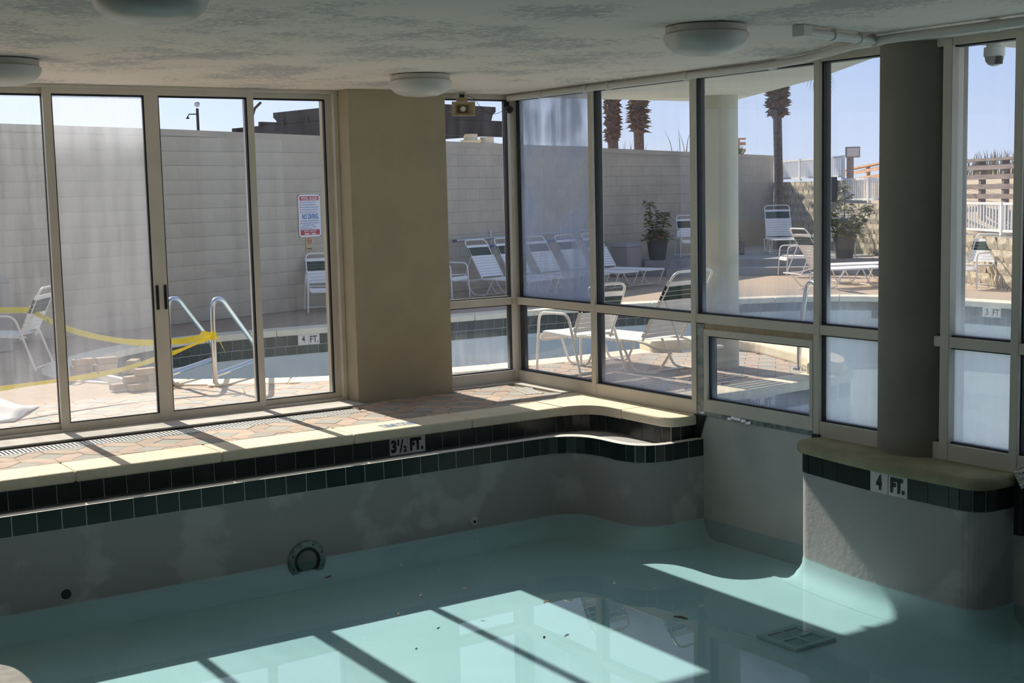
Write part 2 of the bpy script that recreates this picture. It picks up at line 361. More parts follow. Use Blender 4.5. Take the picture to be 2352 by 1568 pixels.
def place(me, name, parent, origin, right, up):
    right, up = Vector(right).normalized(), Vector(up).normalized(); nrm = right.cross(up)
    o = mk(name, me, parent); M_ = Matrix((right, up, nrm)).transposed().to_4x4(); M_.translation = Vector(origin); o.matrix_local = M_; return o
def depth_text(parent, origin, right, up, num, mt):
    """lettering of a depth marker, origin at the middle of the first of two tiles"""
    right, up = Vector(right).normalized(), Vector(up).normalized(); T = .1527; o = Vector(origin)
    if num == '3.5':
        place(text_fit('3', .048, .098, mt, .06), 'lettering', parent, o-right*.043, right, up)
        place(text_fit('1', .016, .048, mt, .06), 'lettering', parent, o-right*.004+up*.026, right, up)
        sl = MB().prism([(-.018,-.05),(-.006,-.05),(.018,.05),(.006,.05)], 0, .0005); place(sl.mesh('lettering', mt), 'lettering', parent, o+right*.022, right, up)
        place(text_fit('2', .027, .048, mt, .06), 'lettering', parent, o+right*.052-up*.026, right, up)
    else:
        place(text_fit(num, .048, .098, mt, .06), 'lettering', parent, o, right, up)
    return place(text_fit('FT.', .115, .098, mt, .06), 'lettering', parent, o+right*T, right, up)

# ------------------------------------------------------------------ room shell
H = 2.6
XL, YB = -8.0, -15.0
WZ, FZ = -0.80, -0.955          # water level, pool floor
ceil = struct(MB().box(XL-.2, .1, YB-.2, .13, H, H+.3).build('ceiling', m_ceil), 'textured grey and cream stucco ceiling')
ZS = 2.59
sof = [(.1,.13),(2.35,.13),(2.62,-.12),(1.44,-2.33),(.44,-3.83),(.24,-4.66),(.95,-4.64),(1.6,-4.6),(1.6,-8),(.1,-8)]
struct(MB().prism(sof, ZS, H+.3).build('ceiling_overhang', m_soffit), 'cream stucco overhang outside the windows')

# pool side paths (plan)
up_path = fillet([(XL,-1.46,0),(-.26,-1.46,0),(-.26,-2.46,0),(.03,-2.46,0)], [0,.28,.2,0], 8)
lo_path = fillet([(XL,-1.735,0),(-.62,-1.735,0),(-.62,-2.55,0),(.03,-2.55,0)], [0,.34,.32,0], 8)
gt_path = fillet([(XL,-1.69,0),(-.575,-1.69,0),(-.575,-2.51,0),(.03,-2.51,0)], [0,.34,.32,0], 8)
cp_path = fillet([(XL,-1.49,0),(-.29,-1.49,0),(-.29,-2.50,0),(.03,-2.50,0)], [0,.28,.22,0], 8)
nub_path = fillet([(.03,-3.75,0),(-.215,-3.75,0),(-.325,-4.46,0),(-.315,-5.31,0),(.03,-5.31,0)], [0,.11,.3,.24,0], 8)
nubc_path = fillet([(.03,-3.72,0),(-.25,-3.72,0),(-.36,-4.46,0),(-.35,-5.345,0),(.03,-5.345,0)], [0,.12,.3,.26,0], 8)
P2 = lambda pth: [(p[0], p[1]) for p in pth]
wall_n = struct(MB().prism(P2(lo_path)+[(.03,.0),(XL,.0)], -1.3, -.214).build('wall_pool_north', m_plaster), 'stained grey plaster pool wall below the windows')
struct(MB().prism(P2(up_path)+[(.03,.0),(XL,.0)], -.207, -.075).build('wall_pool_upper', m_grout), 'upper pool wall behind the tile band')
lip = MB(); n_ = len(lo_path); vs = []
for a, b in zip(lo_path, gt_path): vs += [(a.x, a.y, -.214), (a.x, a.y, -.178), (b.x, b.y, -.172), (b.x, b.y, -.214)]
lip.add(vs, [(i*4+j, i*4+(j+1) % 4, i*4+4+(j+1) % 4, i*4+4+j) for i in range(n_-1) for j in range(4)]).build('gutter_lip', m_lip, wall_n)
wall_nub = struct(MB().prism(P2(nub_path)+[(.1,-5.31),(.1,-3.75)], -1.3, -.07).build('wall_pool_pier', m_plaster), 'grey plaster pool pier below the round column')
# coved foot of pool walls
def cove(path, name, parent, r=.13, side=1):
    mb = MB(); pts = [Vector((p[0], p[1])) for p in path]; prof = [(0.002, FZ+r)]+[(r-r*math.cos(a), FZ+r-r*math.sin(a)) for a in [math.pi/2*k/5 for k in range(1, 6)]]
    vs = []; fs = []; n = len(prof)
    for i, p in enumerate(pts):
        d = (pts[min(i+1, len(pts)-1)]-pts[max(i-1, 0)]).normalized(); nn = Vector((d.y, -d.x))*side
        vs += [(p.x+nn.x*a, p.y+nn.y*a, z+.001) for a, z in prof]
    for i in range(len(pts)-1): fs += [(i*n+k, i*n+k+1, (i+1)*n+k+1, (i+1)*n+k) for k in range(n-1)]
    mb.add(vs, fs); return mb.build(name, m_poolfloor, parent, True)
cove(lo_path, 'cove', wall_n); cove(nub_path, 'cove', wall_nub, .15, 1)
floor_pool = struct(MB().box(XL, .1, -9.0, -1.2, FZ-.3, FZ).build('floor_pool', m_poolfloor), 'pale plaster pool floor under shallow water')
struct(MB().box(XL-.2, XL, -9, 0, -1.3, 0).build('wall_pool_west', m_plaster))
struct(MB().box(XL, .1, -9.2, -9.0, -1.3, 0).build('wall_pool_south', m_plaster))
struct(MB().box(XL-.2, .1, YB-.2, -9.0, -.25, 0).build('floor_deck_south', mat('dark_deck', (.26, .24, .22), .9)))
struct(MB().box(0, .1, -9, -6.6, -1.3, 0).build('wall_pool_east', m_plaster))
wpoly = P2(lo_path)[:-1]+[(.0,-2.55),(.0,-3.75)]+P2(nub_path)[1:-1]+[(.0,-5.31),(.0,-9),(XL,-9)]
water = MB().add([(a, b, WZ) for a, b in wpoly], [tuple(range(len(wpoly)))[::-1]]).build('pool_water', water_mat())
tag(water, 'shallow teal water lying in the drained indoor pool', 'water', kind='stuff')
# room walls out of view
wl = MB().box(XL-.2, XL, YB, .1, 0, .5).box(XL-.2, XL, YB, .1, 2.4, H)
wl.box(XL-.2, XL, YB, .1, .5, 2.4)
struct(wl.build('wall_west', m_wallin), 'plain plaster wall')
wb = MB().box(XL-.2, .1, YB-.2, YB, 0, .5).box(XL-.2, .1, YB-.2, YB, 2.4, H)
wb.box(XL-.2, .1, YB-.2, YB, .5, 2.4)
struct(wb.build('wall_south', m_wallin), 'plain plaster wall')
struct(MB().box(0, .1, YB, -7.9, 0, H).build('wall_east', m_wallin), 'plaster wall')

def offset2(path, d):
    o_ = []
    for i, p in enumerate(path):
        t_ = (path[min(i+1, len(path)-1)]-path[max(i-1, 0)]).normalized(); o_.append((p.x+t_.y*d, p.y-t_.x*d))
    return o_
# tiles --------------------------------------------------------------
def tile_row(path, parent, z0, z1, mt, side=1, T=.1527, d0=0., d1=None, proud=.007, gap=.0065, special=None, curve_half=True, maxn=300):
    P = Path2(path); d = d0; d1 = P.L if d1 is None else d1; tiles = []; cache = {}
    while d < d1-.02:
        st = T
        if curve_half and P.turn(d, min(d+T, P.L)) < .985: st = T/2
        e = min(d+st, d1); a, b = P.at(d), P.at(e); v = b-a
        if v.length > .015:
            x = v.normalized(); nn = Vector((x.y, -x.x))*side; L = v.length-gap
            key = round(L, 3)
            if key not in cache:
                cache[key] = MB().obox((0,0,0), (L/2,0,0), (0,proud/2,0), (0,0,(z1-z0)/2)).mesh('tile')
            me = cache[key]
            mtt = special.get(len(tiles), mt) if special else mt
            k2 = (key, mtt.name)
            if k2 not in cache: c = me.copy(); c.materials.append(mtt); cache[k2] = c
            o = mk('tile', cache[k2], parent); mid = (a+b)/2+nn*(proud/2-.002+(.004 if st < T else 0))
            o.location = (mid.x, mid.y, (z0+z1)/2); o.rotation_euler = (0,0,math.atan2(x.y, x.x)); tiles.append(o)
        d = e
    return tiles
# indoor north wall: upper band starts so that marker tiles fall at x = -2.06 / -1.91
s_mark = (-2.06-.076)-XL
k0 = int((s_mark-2.2)/.1527)
d0 = s_mark-k0*.1527
up_t = tile_row(up_path, wall_n, -.203, -.072, m_tile_b, 1, d0=d0, special={k0: m_tile_w, k0+1: m_tile_w})
tmk = up_t[k0]; tmk['label'] = 'white tile with black numeral 3 and a half'
depth_text(tmk, (0,-.0056,0), (1,0,0), (0,0,1), '3.5', m_ink)
gb = MB(); vs = []; lo2 = offset2(lo_path, .0015)
for a in lo2: vs += [(a[0], a[1], -.312), (a[0], a[1], -.179)]
gb.add(vs, [(i*2, i*2+2, i*2+3, i*2+1) for i in range(len(lo2)-1)]).build('grout_band', m_grout, wall_n)
lo_t = tile_row(lo_path, wall_n, -.308, -.180, m_tile_g, 1, d0=d0-.05)
nb = tile_row(nub_path, wall_nub, -.205, -.068, m_tile_b, 1, d0=.03, special={})
# marker on the pier: the two tiles nearest y = -4.40
cand = sorted(range(len(nb)), key=lambda i: abs(nb[i].location.y+4.50) if abs(nb[i].location.x+.32) < .04 else 9)[:1][0]
for i in (cand, cand+1):
    nb[i].name = 'tile'; me = nb[i].data.copy(); me.materials.clear(); me.materials.append(m_tile_w); nb[i].data = me
nb[cand]['label'] = 'white tile with black numeral 4'
depth_text(nb[cand], (0,-.0056,0), (1,0,0), (0,0,1), '4', m_ink)

# coping stones ------------------------------------------------------
trim1 = struct(empty('trim_1'), 'cream coping stones along the indoor pool edge')
xs = [XL, -7.5, -6.5, -5.48, -4.46, -3.46, -2.44, -1.42, -.56]
for a, b in zip(xs, xs[1:]):
    o = MB().box(a+.002, b-.002, -1.49, -1.125, -.075, 0).build('coping_stone', m_coping, trim1); bevel(o, .012)
cpp = P2(cp_path); i0 = next(i for i, p in enumerate(cpp) if p[0] > -.57)
split = min(range(len(cpp)), key=lambda i: abs(cpp[i][1]+1.95)+(1 if cpp[i][0] < -.31 else 0))
pc = cpp[i0:]
ca = [(-.556,-1.49)]+[p for p in pc if p[1] > -1.90]+[(-.29,-1.90)]
cb = [(-.29,-1.903)]+[p for p in pc if p[1] <= -1.905]
o = MB().prism(ca+[(.03,-1.90),(.03,-.86),(-.12,-.9),(-.34,-1.06),(-.556,-1.125)], -.075, 0).build('coping_stone', m_coping, trim1); bevel(o, .012)
o = MB().prism(cb+[(.03,-1.903)], -.075, 0).build('coping_stone', m_coping, trim1); bevel(o, .012)
trim2 = struct(empty('trim_2'), 'cream coping slab around the round column base')
o = MB().prism(P2(nubc_path)+[(.09,-5.345),(.09,-3.72)], -.075, .004).build('coping_stone', mat('mossy_coping', (.37, .33, .21), .85, bump=.35, bscale=120, col2=(.28, .26, .16), vscale=5), trim2); bevel(o, .028, 3)
# small marker in the coping top, read from the deck
cm = MB().box(-2.14, -1.84, -1.40, -1.27, -.004, .0015).build('marker_tile', m_tile_w, trim1)
depth_text(cm, (-1.92,-1.335,.0021), (-1,0,0), (0,-1,0), '3.5', m_blueink)

# deck ---------------------------------------------------------------
deck = struct(MB().box(XL, -1.84, -1.13, -.61, -.075, -.012).box(-1.84, .03, -1.13, 0, -.075, -.012).box(XL, -1.84, -.33, 0, -.075, -.012).box(XL, -1.84, -.61, -.33, -.075, -.06).build('floor', m_sand), 'patterned paver deck between windows and pool')
def clip(poly, a, b, c):                 # keep a*x+b*y <= c
    o = []
    for i in range(len(poly)):
        p, q = poly[i], poly[(i+1) % len(poly)]; fp, fq = a*p[0]+b*p[1]-c, a*q[0]+b*q[1]-c
        if fp <= 0: o.append(p)
        if fp*fq < 0: t = fp/(fp-fq); o.append((p[0]+(q[0]-p[0])*t, p[1]+(q[1]-p[1])*t))
    return o
def area(p): return abs(sum(a[0]*b[1]-b[0]*a[1] for a, b in zip(p, p[1:]+p[:1])))/2
def paver_cells(x0, x1, y0, y1, p=.30, wd=.135, g=.004, ang=math.pi/4):
    ca_, sa_ = math.cos(ang), math.sin(ang); R_ = int((abs(x1-x0)+abs(y1-y0))/p)+3; cx, cy = (x0+x1)/2, (y0+y1)/2
    ou = round((cx*ca_+cy*sa_)/p); ov = round((-cx*sa_+cy*ca_)/p)
    def W(u, v): return (u*ca_-v*sa_, u*sa_+v*ca_)
    h = wd/2-g/2
    for i in range(ou-R_, ou+R_):
        for j in range(ov-R_, ov+R_):
            u, v = i*p, j*p
            t = g*.7
            shp = [('p', [(u+t,v),(u+t+h,v-h),(u+p-t-h,v-h),(u+p-t,v),(u+p-t-h,v+h),(u+t+h,v+h)]),
                   ('p', [(u,v+t),(u+h,v+t+h),(u+h,v+p-t-h),(u,v+p-t),(u-h,v+p-t-h),(u-h,v+t+h)]),
                   ('g', [(u+wd/2+g/2,v+wd/2+g/2),(u+p-wd/2-g/2,v+wd/2+g/2),(u+p-wd/2-g/2,v+p-wd/2-g/2),(u+wd/2+g/2,v+p-wd/2-g/2)])]
            for kind, q in shp:
                q = [W(*k) for k in q]; c = (sum(k[0] for k in q)/len(q), sum(k[1] for k in q)/len(q))
                if x0 <= c[0] <= x1 and y0 <= c[1] <= y1: yield kind, q, c
def lay_pavers(region, clipf, parent, ztop, limit=300, depth=.02, keep=lambda c: True, mp_=None, mg_=None):
    mp_, mg_ = mp_ or m_paver, mg_ or m_paverg
    out_, rest, restg = [], MB(), MB(); items = []
    for kind, q, c in paver_cells(*region):
        if not keep(c): continue
        q2 = clipf(q, c)
        if len(q2) >= 3 and area(q2) > .0006: items.append(((Vector((c[0], c[1]))-Vector((CAM.x, CAM.y))).length, kind, q2, c))
    items.sort(key=lambda k: k[0])
    for i, (dd, kind, q, c) in enumerate(items):
        zt = ztop+random.uniform(-.002, .001)
        if i < limit:
            mb = MB().prism([(a-c[0], b-c[1]) for a, b in q], -depth, 0)
            o = mb.build('paver', mg_ if kind == 'g' else mp_, parent); o.location = (c[0], c[1], zt)
        else: (restg if kind == 'g' else rest).prism(q, zt-depth, zt)
    if rest.v: tag(rest.build('paver_field', mp_, parent), kind='stuff')
    if restg.v: tag(restg.build('grey_paver_field', mg_, parent), kind='stuff')
def clip_in(q, c):
    q = clip(q, 0, -1, 1.122)
    q = clip(q, 0, 1, -.60 if c[0] < -1.83 else (-.205 if c[0] < -.80 else -.12))
    q = clip(q, 1, 0, -.13)
    q = clip(q, .8, -.6, -.096+.54+.0) if c[0] > -.6 else q
    return q
lay_pavers((-5.9, -.2, -1.2, -.1), clip_in, deck, 0.0, limit=290)
struct(MB().box(XL, -1.74, -.325, 0, -.02, .012).build('trim_3', m_concrete), 'concrete curb under the sliding doors')
struct(MB().box(-.8, 0, -.12, 0, -.02, .008).box(-.13, 0, -.9, -.12, -.02, .006).build('trim_4', m_concrete), 'concrete curb under the corner windows')
# trench drain
dr = tag(empty('trench_drain', (-4, -.5, 0)), 'long white slotted trench drain along the sliding doors', 'drain')
MB().box(-4, 2.16, -.11, .17, -.06, -.045).box(-4, 2.16, .16, .175, -.045, .0).box(-4, 2.16, -.11, -.10, -.045, .0).build('channel', m_black, dr)
slat_me = MB().box(-.0078, .0078, -.085, .085, -.012, 0).mesh('slat', m_white_pl)
xx = -1.35
while xx < 2.13:
    o = mk('slat', slat_me, dr); o.location = (xx, -.005, -.002); xx += .0295 if xx > -1.2 else .03
MB().box(-4, 2.15, -.1, -.09, -.02, -.001).box(-4, 2.15, .08, .09, -.02, -.001).box(-4, -1.36, -.09, .08, -.01, -.003).build('rim', m_white_pl, dr)
fd = tag(empty('floor_grate', (-.27, -.55, 0), math.radians(-14)), 'small white perforated floor grate in the deck corner', 'grate')
MB().box(-.09, .09, -.22, .2, -.012, -.002).build('well', m_black, fd)
gm = MB()
for k in range(14):
    for j in range(4):
        pass
for k in range(15): gm.box(-.085, .085, -.215+k*.028, -.199+k*.028, -.004, .002)
for j in range(4): gm.box(-.085+j*.053, -.075+j*.053, -.215, .195, -.004, .002)
gm.build('grid', m_white_pl, fd)

# square column A, round columns
struct(bevel(MB().box(-1.735, -.81, -.2, .35, -.02, H).build('wall_pier_north', m_stucco), .006), 'wide olive stucco pier between the windows')
colB = MB().lathe([(.268, -.0), (.268, H+.02)], (.14, -4.49, 0), 48).build('round_column', m_stucco_shaded, None, True)
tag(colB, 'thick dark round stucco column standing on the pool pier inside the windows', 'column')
oc = MB().lathe([(.19, 0), (.19, ZS)], (2.02, -.52, 0), 40).build('round_column', m_outcol, None, True)
tag(oc, 'pale round stucco column outside on the sunny paved terrace', 'column')

# ------------------------------------------------------------------ glazing of the north wall (y = 0)
FD = .10                                              # frame depth, outwards
def fr(mb_or_none=None): return MB()
g_a0 = glass('pane_fog_a0', .07, .06, .35, .5, .06, 2.0, .5)
g_a1 = glass('pane_fog_a1', .10, .05, .30, .5, .28, 2.0, .3)
g_a2 = glass('pane_fog_a2', .006, .10, .05, .25, 0, 2.3, .4)
g_a3 = glass('pane_fog_a3', .014, .09, .05, .25, 0, 2.3, .6)
g_c = glass('pane_corner', .012, .10, .1, .4, 0, 2.2, .6)
g_b1u = glass('pane_fog_b1', .26, .25, .75, .4, .10, 2.2, .35, blob=.42, fog=(.44, .50, .64))
g_b1l = glass('pane_b1_low', .03, .10, .1, .25, .05, .6, .6)
g_b2u = glass('pane_b2_up', .03, .12, .7, .15, 0, 2.2, .5)
g_b2l = glass('pane_b2_low', .06, .50, .12, .35, .0, .7, .3)
g_b3u = glass('pane_b3_up', .06, .42, .72, .40, 0, 2.3, .3)
g_b3l = glass('pane_b3_low', .10, .40, .1, .25, .0, .65, .3)
g_b4u = glass('pane_b4_up', .03, .45, .72, .45, 0, 2.3, .3, fog=(.95, .97, .98))
g_b4l = glass('pane_b4_low', .58, .10, .1, .3, 0, .8, .08, fog=(.95, .97, .98))
g_b5u = glass('pane_b5_up', .02, .40, .72, .35, 0, 2.3, .3, fog=(.95, .97, .98))
g_b5l = glass('pane_b5_low', .62, .1, .1, .3, 0, .8, .08, fog=(.95, .97, .98))
g_clear = glass('pane_clear', .03)
# sliding door, four panels
door = struct(empty('door_1'), 'cream aluminium sliding glass door with four panels')
fmb = MB().box(-7.2, -1.735, -.012, FD, 0, .03).box(-7.2, -1.735, -.012, FD, 2.575, H).box(-1.775, -1.735, -.012, FD, .03, 2.575).box(-7.24, -7.2, -.012, FD, 0, H)
bevel(fmb.build('frame', m_frame, door), .004)
def a_panel(x0, x1, mt, y0, lw=.045, rw=.045, zb=.075, zt=2.53):
    p = empty('door_panel', parent=door)
    MB().box(x0, x0+lw, y0, y0+.04, .03, 2.575).build('stile', m_frame, p); MB().box(x1-rw, x1, y0, y0+.04, .03, 2.575).build('stile', m_frame, p)
    MB().box(x0+lw, x1-rw, y0, y0+.04, .03, zb).build('rail', m_frame, p); MB().box(x0+lw, x1-rw, y0, y0+.04, zt, 2.575).build('rail', m_frame, p)
    g = MB(); a, b = x0+lw, x1-rw
    g.box(a, a+.008, y0+.004, y0+.036, zb, zt).box(b-.012, b, y0+.004, y0+.036, zb, zt).box(a+.008, b-.012, y0+.004, y0+.036, zb, zb+.008).box(a+.008, b-.012, y0+.004, y0+.036, zt-.014, zt)
    g.build('gasket', m_gasket, p)
    MB().box(a+.004, b-.006, y0+.017, y0+.023, zb+.004, zt-.006).build('pane', mt, p)
    return p
A1, A2, A3, A4 = -4.0963, -3.3152, -2.5073, -1.755
a_panel(-5.7, A1+.03, g_a0, .045, rw=.05); a_panel(-7.2, -5.66, g_clear, .045)
pl = a_panel(A1-.03, A2, g_a1, .0, lw=.06, rw=.055)
pr = a_panel(A2, A3+.03, g_a2, .0, lw=.055, rw=.055)
a_panel(A3-.03, A4-.02, g_a3, .045, rw=.05)
for p, xh in ((pl, A2-.028), (pr, A2+.036)):
    h = MB().box(xh-.011, xh+.011, -.012, .004, .885, 1.075).build('handle', m_black, p); bevel(h, .004)
    MB().box(xh-.004, xh+.004, -.022, -.010, .95, 1.02).build('pull', m_gasket, h)
# corner window north
def win(n, label): return struct(empty('window_%d' % n), label)
def pane_set(root, ax, s0, s1, z0, z1, mt, inset=.045):
    """pane with gasket between s0..s1 along x (ax 'x', wall y=0) or along y (ax 'y', wall x=0)"""
    def bx(m_, a, b, c0, c1, zz0, zz1): return m_.box(a, b, c0, c1, zz0, zz1) if ax == 'x' else m_.box(c0, c1, a, b, zz0, zz1)
    g = MB(); w_ = .010
    bx(g, s0, s0+w_, .015, .085, z0, z1); bx(g, s1-w_, s1, .015, .085, z0, z1); bx(g, s0+w_, s1-w_, .015, .085, z0, z0+w_); bx(g, s0+w_, s1-w_, .015, .085, z1-w_, z1)
    g.build('gasket', m_gasket, root)
    p = MB(); bx(p, s0+.004, s1-.004, inset, inset+.006, z0+.004, z1-.004); p.build('pane', mt, root)
ZR0, ZR1 = .712, .778; ZG, ZT = .108, 2.555
w1 = win(1, 'narrow corner window beside the olive pier')
bevel(MB().box(-.81, 0, -.01, FD, 0, ZG).build('sill', m_frame, w1), .004); bevel(MB().box(-.81, 0, -.01, FD, ZR0, ZR1).build('rail', m_frame, w1), .004)
MB().box(-.81, 0, -.01, FD, ZT, H).build('head', m_frame, w1); MB().box(-.85, -.79, 0, FD, 0, H).build('jamb', m_frame, w1)
pane_set(w1, 'x', -.79, -.03, ZR1, ZT, g_c); pane_set(w1, 'x', -.79, -.03, ZG, ZR0, g_c)
bevel(MB().box(-.035, .1, -.035, FD, 0, H).build('corner_post', m_frame, w1), .006)
# ------------------------------------------------------------------ glazing of the east wall (x = 0)
B = [0.0, -1.185, -2.4574, -3.7223, -5.30, -6.6, -7.9]
wins = {}
def mull(root, y, w_=.058, z0=0., z1=H):
    o = MB().box(-.012, FD, y-w_/2, y+w_/2, z0, z1).build('mullion', m_frame, root); bevel(o, .005); return o
def bay(n, label, y1, y0, mu, ml_, lower=True, sill=True):
    """y1 > y0 : from far end y1 to near end y0"""
    r = win(n, label)
    bevel(MB().box(-.008, FD, y0, y1, ZR0, ZR1).build('rail', m_frame, r), .004); MB().box(-.008, FD, y0, y1, ZT, H).build('head', m_frame, r)
    pane_set(r, 'y', y0+.029, y1-.029, ZR1, ZT, mu)
    if lower: pane_set(r, 'y', y0+.029, y1-.029, ZG, ZR0, ml_)
    if sill: bevel(MB().box(-.008, FD, y0, y1, 0, ZG).build('sill', m_frame, r), .004)
    mull(r, y0); return r
bay(2, 'fogged window bay next to the corner post', B[0]-.03, B[1], g_b1u, g_b1l)
bay(3, 'clear window bay behind the lounge chair', B[1], B[2], g_b2u, g_b2l)
w4 = bay(4, 'window bay above the swim-through opening', B[2], B[3], g_b3u, g_b3l, lower=False, sill=False)
# hopper panel in the lower half of bay 4
MB().box(-.004, .06, B[2]-.11, B[2]-.032, .03, .705).build('galvanised_post', m_galv, w4)
MB().box(.0, .05, B[3]+.03, B[2]-.11, .668, ZR0).build('foam_strip', m_foam, w4)
hp = empty('hopper_sash', parent=w4)
y0, y1, z0, z1 = B[3]+.035, B[2]-.112, .035, .668
bevel(MB().box(-.01, .05, y0, y1, z1-.05, z1).build('rail', m_frame, hp), .004); bevel(MB().box(-.01, .05, y0, y1, z0, z0+.095).build('rail', m_frame, hp), .004)
MB().box(-.01, .05, y0, y0+.03, z0+.095, z1-.05).build('stile', m_frame, hp); MB().box(-.01, .05, y1-.035, y1, z0+.095, z1-.05).build('stile', m_frame, hp)
pane_set(hp, 'y', y0+.03, y1-.035, z0+.095, z1-.05, g_b3l, .03)
MB().box(-.006, .045, B[3]+.03, B[2]-.11, .0, .036).build('sill_channel', m_galv, w4)
fl = MB()
for k in range(5):
    yk = -2.86-k*.045+random.uniform(-.01, .01); fl.obox((-.010, yk, .02+random.uniform(-.01, .008)), (.003,0,.002), (0,.026,random.uniform(-.006, .006)), (.003,0,.009))
fl.build('foil_tape', m_foil, w4)
w5 = bay(5, 'window bay interrupted by the round column', B[3], B[4], g_b4u, g_b4l)
mull(w5, -4.795, .07)
bay(6, 'window bay at the right edge', B[4], B[5], g_b5u, g_b5l); bay(7, 'window bay out of view', B[5], B[6], g_clear, g_clear)
# pier side of pane beyond the column uses the same bay glass; boards closing the pool openings
pb = struct(MB().box(.0, .03, -3.76, -2.43, -1.3, .0).build('wall_board_north', m_panelboard), 'grey painted board closing the pool passage')
struct(MB().box(.0, .03, -6.6, -5.32, -1.3, .0).build('wall_board_south', m_panelboard), 'grey painted board closing the second passage')
# black rubber wedges where boards meet the coping
def wedge(y, s, label):
    mb = MB().add([(-.03,y,.005),(.02,y,.005),(.02,y-s*.11,.005),(-.03,y-s*.11,.005),(-.03,y,-.21),(.02,y,-.21),(.02,y-s*.03,-.21),(-.03,y-s*.03,-.21)],
        [(0,1,2,3),(4,7,6,5),(0,4,5,1),(1,5,6,2),(2,6,7,3),(3,7,4,0)])
    return tag(mb.build('rubber_wedge', m_black), label, 'seal')
wedge(-2.475, 1, 'black rubber wedge between coping end and grey board')
o = MB().box(-.05, .02, -5.40, -5.345, -.36, -.05).box(-.045, .02, -5.44, -5.38, -.14, .03).build('rubber_seal', m_black); tag(o, 'black rubber seal strip hanging beside the pool pier', 'seal')
o = MB().obox((-.05,-5.40,.0), (.004,0,0), (0,.03,.05), (.02,-.02,.02)).build('foil_strip', m_foil); tag(o, 'crumpled foil tape on top of the black seal strip', 'tape')
tag(MB().box(-.03, .02, -3.76, -3.70, -.012, .02).build('rubber_block', m_black), 'small black rubber block under the mullion foot', 'seal')

# ------------------------------------------------------------------ indoor fittings
def ceiling_light(x, y, label):
    r = tag(empty('ceiling_light', (x, y, H)), label, 'light', 'dome ceiling lights'); r.scale = (1.3, 1.3, 1.35)
    MB().lathe([(.155, 0), (.168, -.006), (.168, -.03), (.16, -.034)], n=40).build('rim', m_globe_rim, r, True)
    MB().lathe([(.165, -.03), (.178, -.036), (.178, -.05), (.168, -.075), (.142, -.098), (.10, -.112), (.04, -.118), (.004, -.119)], n=40).build('lens', m_globe, r, True)
for (x, y, l) in ((-1.86, -4.68, 'round frosted ceiling light nearest the conduit stub'), (-1.83, -1.55, 'round frosted ceiling light in front of the olive pier'),
                  (-4.80, -1.64, 'round frosted ceiling light cut by the left edge'), (-4.98, -4.85, 'round frosted ceiling light cut by the top edge')): ceiling_light(x, y, l)
# conduit
pipe = tag(empty('conduit', (-.06, -.1, H)), 'white plastic conduit running along the window heads and around the column', 'pipe')
o = Vector(pipe.location)
run = fillet([(-.055,-.05,2.564),(-.055,-3.55,2.564),(-.62,-4.72,2.564),(-.60,-5.3,2.564),(-.52,-7.5,2.564)], [0,.5,.3,.3,0], 6)
MB().tube([p-o for p in run], .026, 12).build('pipe', m_pvc, pipe, True)
stub = [Vector((-.60,-4.74,2.564)), Vector((-1.33,-4.90,2.564))]
MB().tube([p-o for p in stub], .026, 12).build('pipe', m_pvc, pipe, True)
def collar(p, d, L=.05, r=.032):
    p, d = Vector(p), Vector(d).normalized(); MB().tube([p-d*L/2-o, p+d*L/2-o], r, 14).build('coupling', m_pvc, pipe, True)
for y in (-.55, -1.2, -1.5, -2.45, -3.35): collar((-.055, y, 2.564), (0,1,0))
collar((-.60,-4.70,2.564), (.4,.9,0), .12); collar((-.76,-4.775,2.564), (1,.22,0), .05); collar((-1.05,-4.84,2.564), (1,.22,0), .04); collar((-.57,-5.55,2.564), (0,1,0), .06)
bevel(MB().obox(Vector((-1.37,-4.91,2.567))-o, (.045,.01,0), (-.008,.036,0), (0,0,.032)).build('end_box', m_pvc, pipe), .006)
# horn loudspeaker
hs = tag(empty('horn_speaker', (-.60, -.14, 2.455), math.radians(-22)), 'beige horn loudspeaker hanging beside the olive pier', 'loudspeaker')
hm = MB()
def rect_ring(y, w_, h_): return [(-w_/2,y,-h_/2),(w_/2,y,-h_/2),(w_/2,y,h_/2),(-w_/2,y,h_/2)]
rings = [rect_ring(-.07,.205,.125), rect_ring(-.062,.205,.125), rect_ring(.0,.11,.075), rect_ring(.055,.055,.045), rect_ring(.05,.045,.038), rect_ring(-.002,.098,.064), rect_ring(-.068,.19,.11)]
vs = sum(rings, []); fs = []
for i in range(len(rings)):
    j = (i+1) % len(rings)
    if i == 3 or True: fs += [(i*4+k, i*4+(k+1) % 4, j*4+(k+1) % 4, j*4+k) for k in range(4)]
hm.add(vs, fs); bevel(hm.build('horn', m_beige, hs), .012, 3)
MB().lathe([(.032, 0), (.032, .06), (.022, .075)], n=16).add([], []).build('driver', m_beige, hs, True).matrix_local = Matrix.Translation((0,.04,0)) @ Matrix.Rotation(-math.pi/2, 4, 'X')
MB().lathe([(.024, 0), (.024, .045), (.018, .055), (.004, .056)], n=16).build('phase_plug', m_white_pl, hs, True).matrix_local = Matrix.Translation((0,.0,0)) @ Matrix.Rotation(math.pi/2, 4, 'X')
MB().box(-.045, .045, -.01, .05, .055, .10).build('yoke', m_beige, hs); MB().box(-.02, .02, .0, .03, .10, .13).build('bracket', m_black, hs); MB().box(-.026, .026, -.005, .04, .128, .146).build('mount', m_frame, hs)
wire = catmull([(.0,.03,.12),(.10,.03,.10),(.19,.05,-.0),(.30,.06,-.04),(.44,.10,.02)], 6); MB().tube(wire, .0022, 5).build('wire', m_black, hs, True)
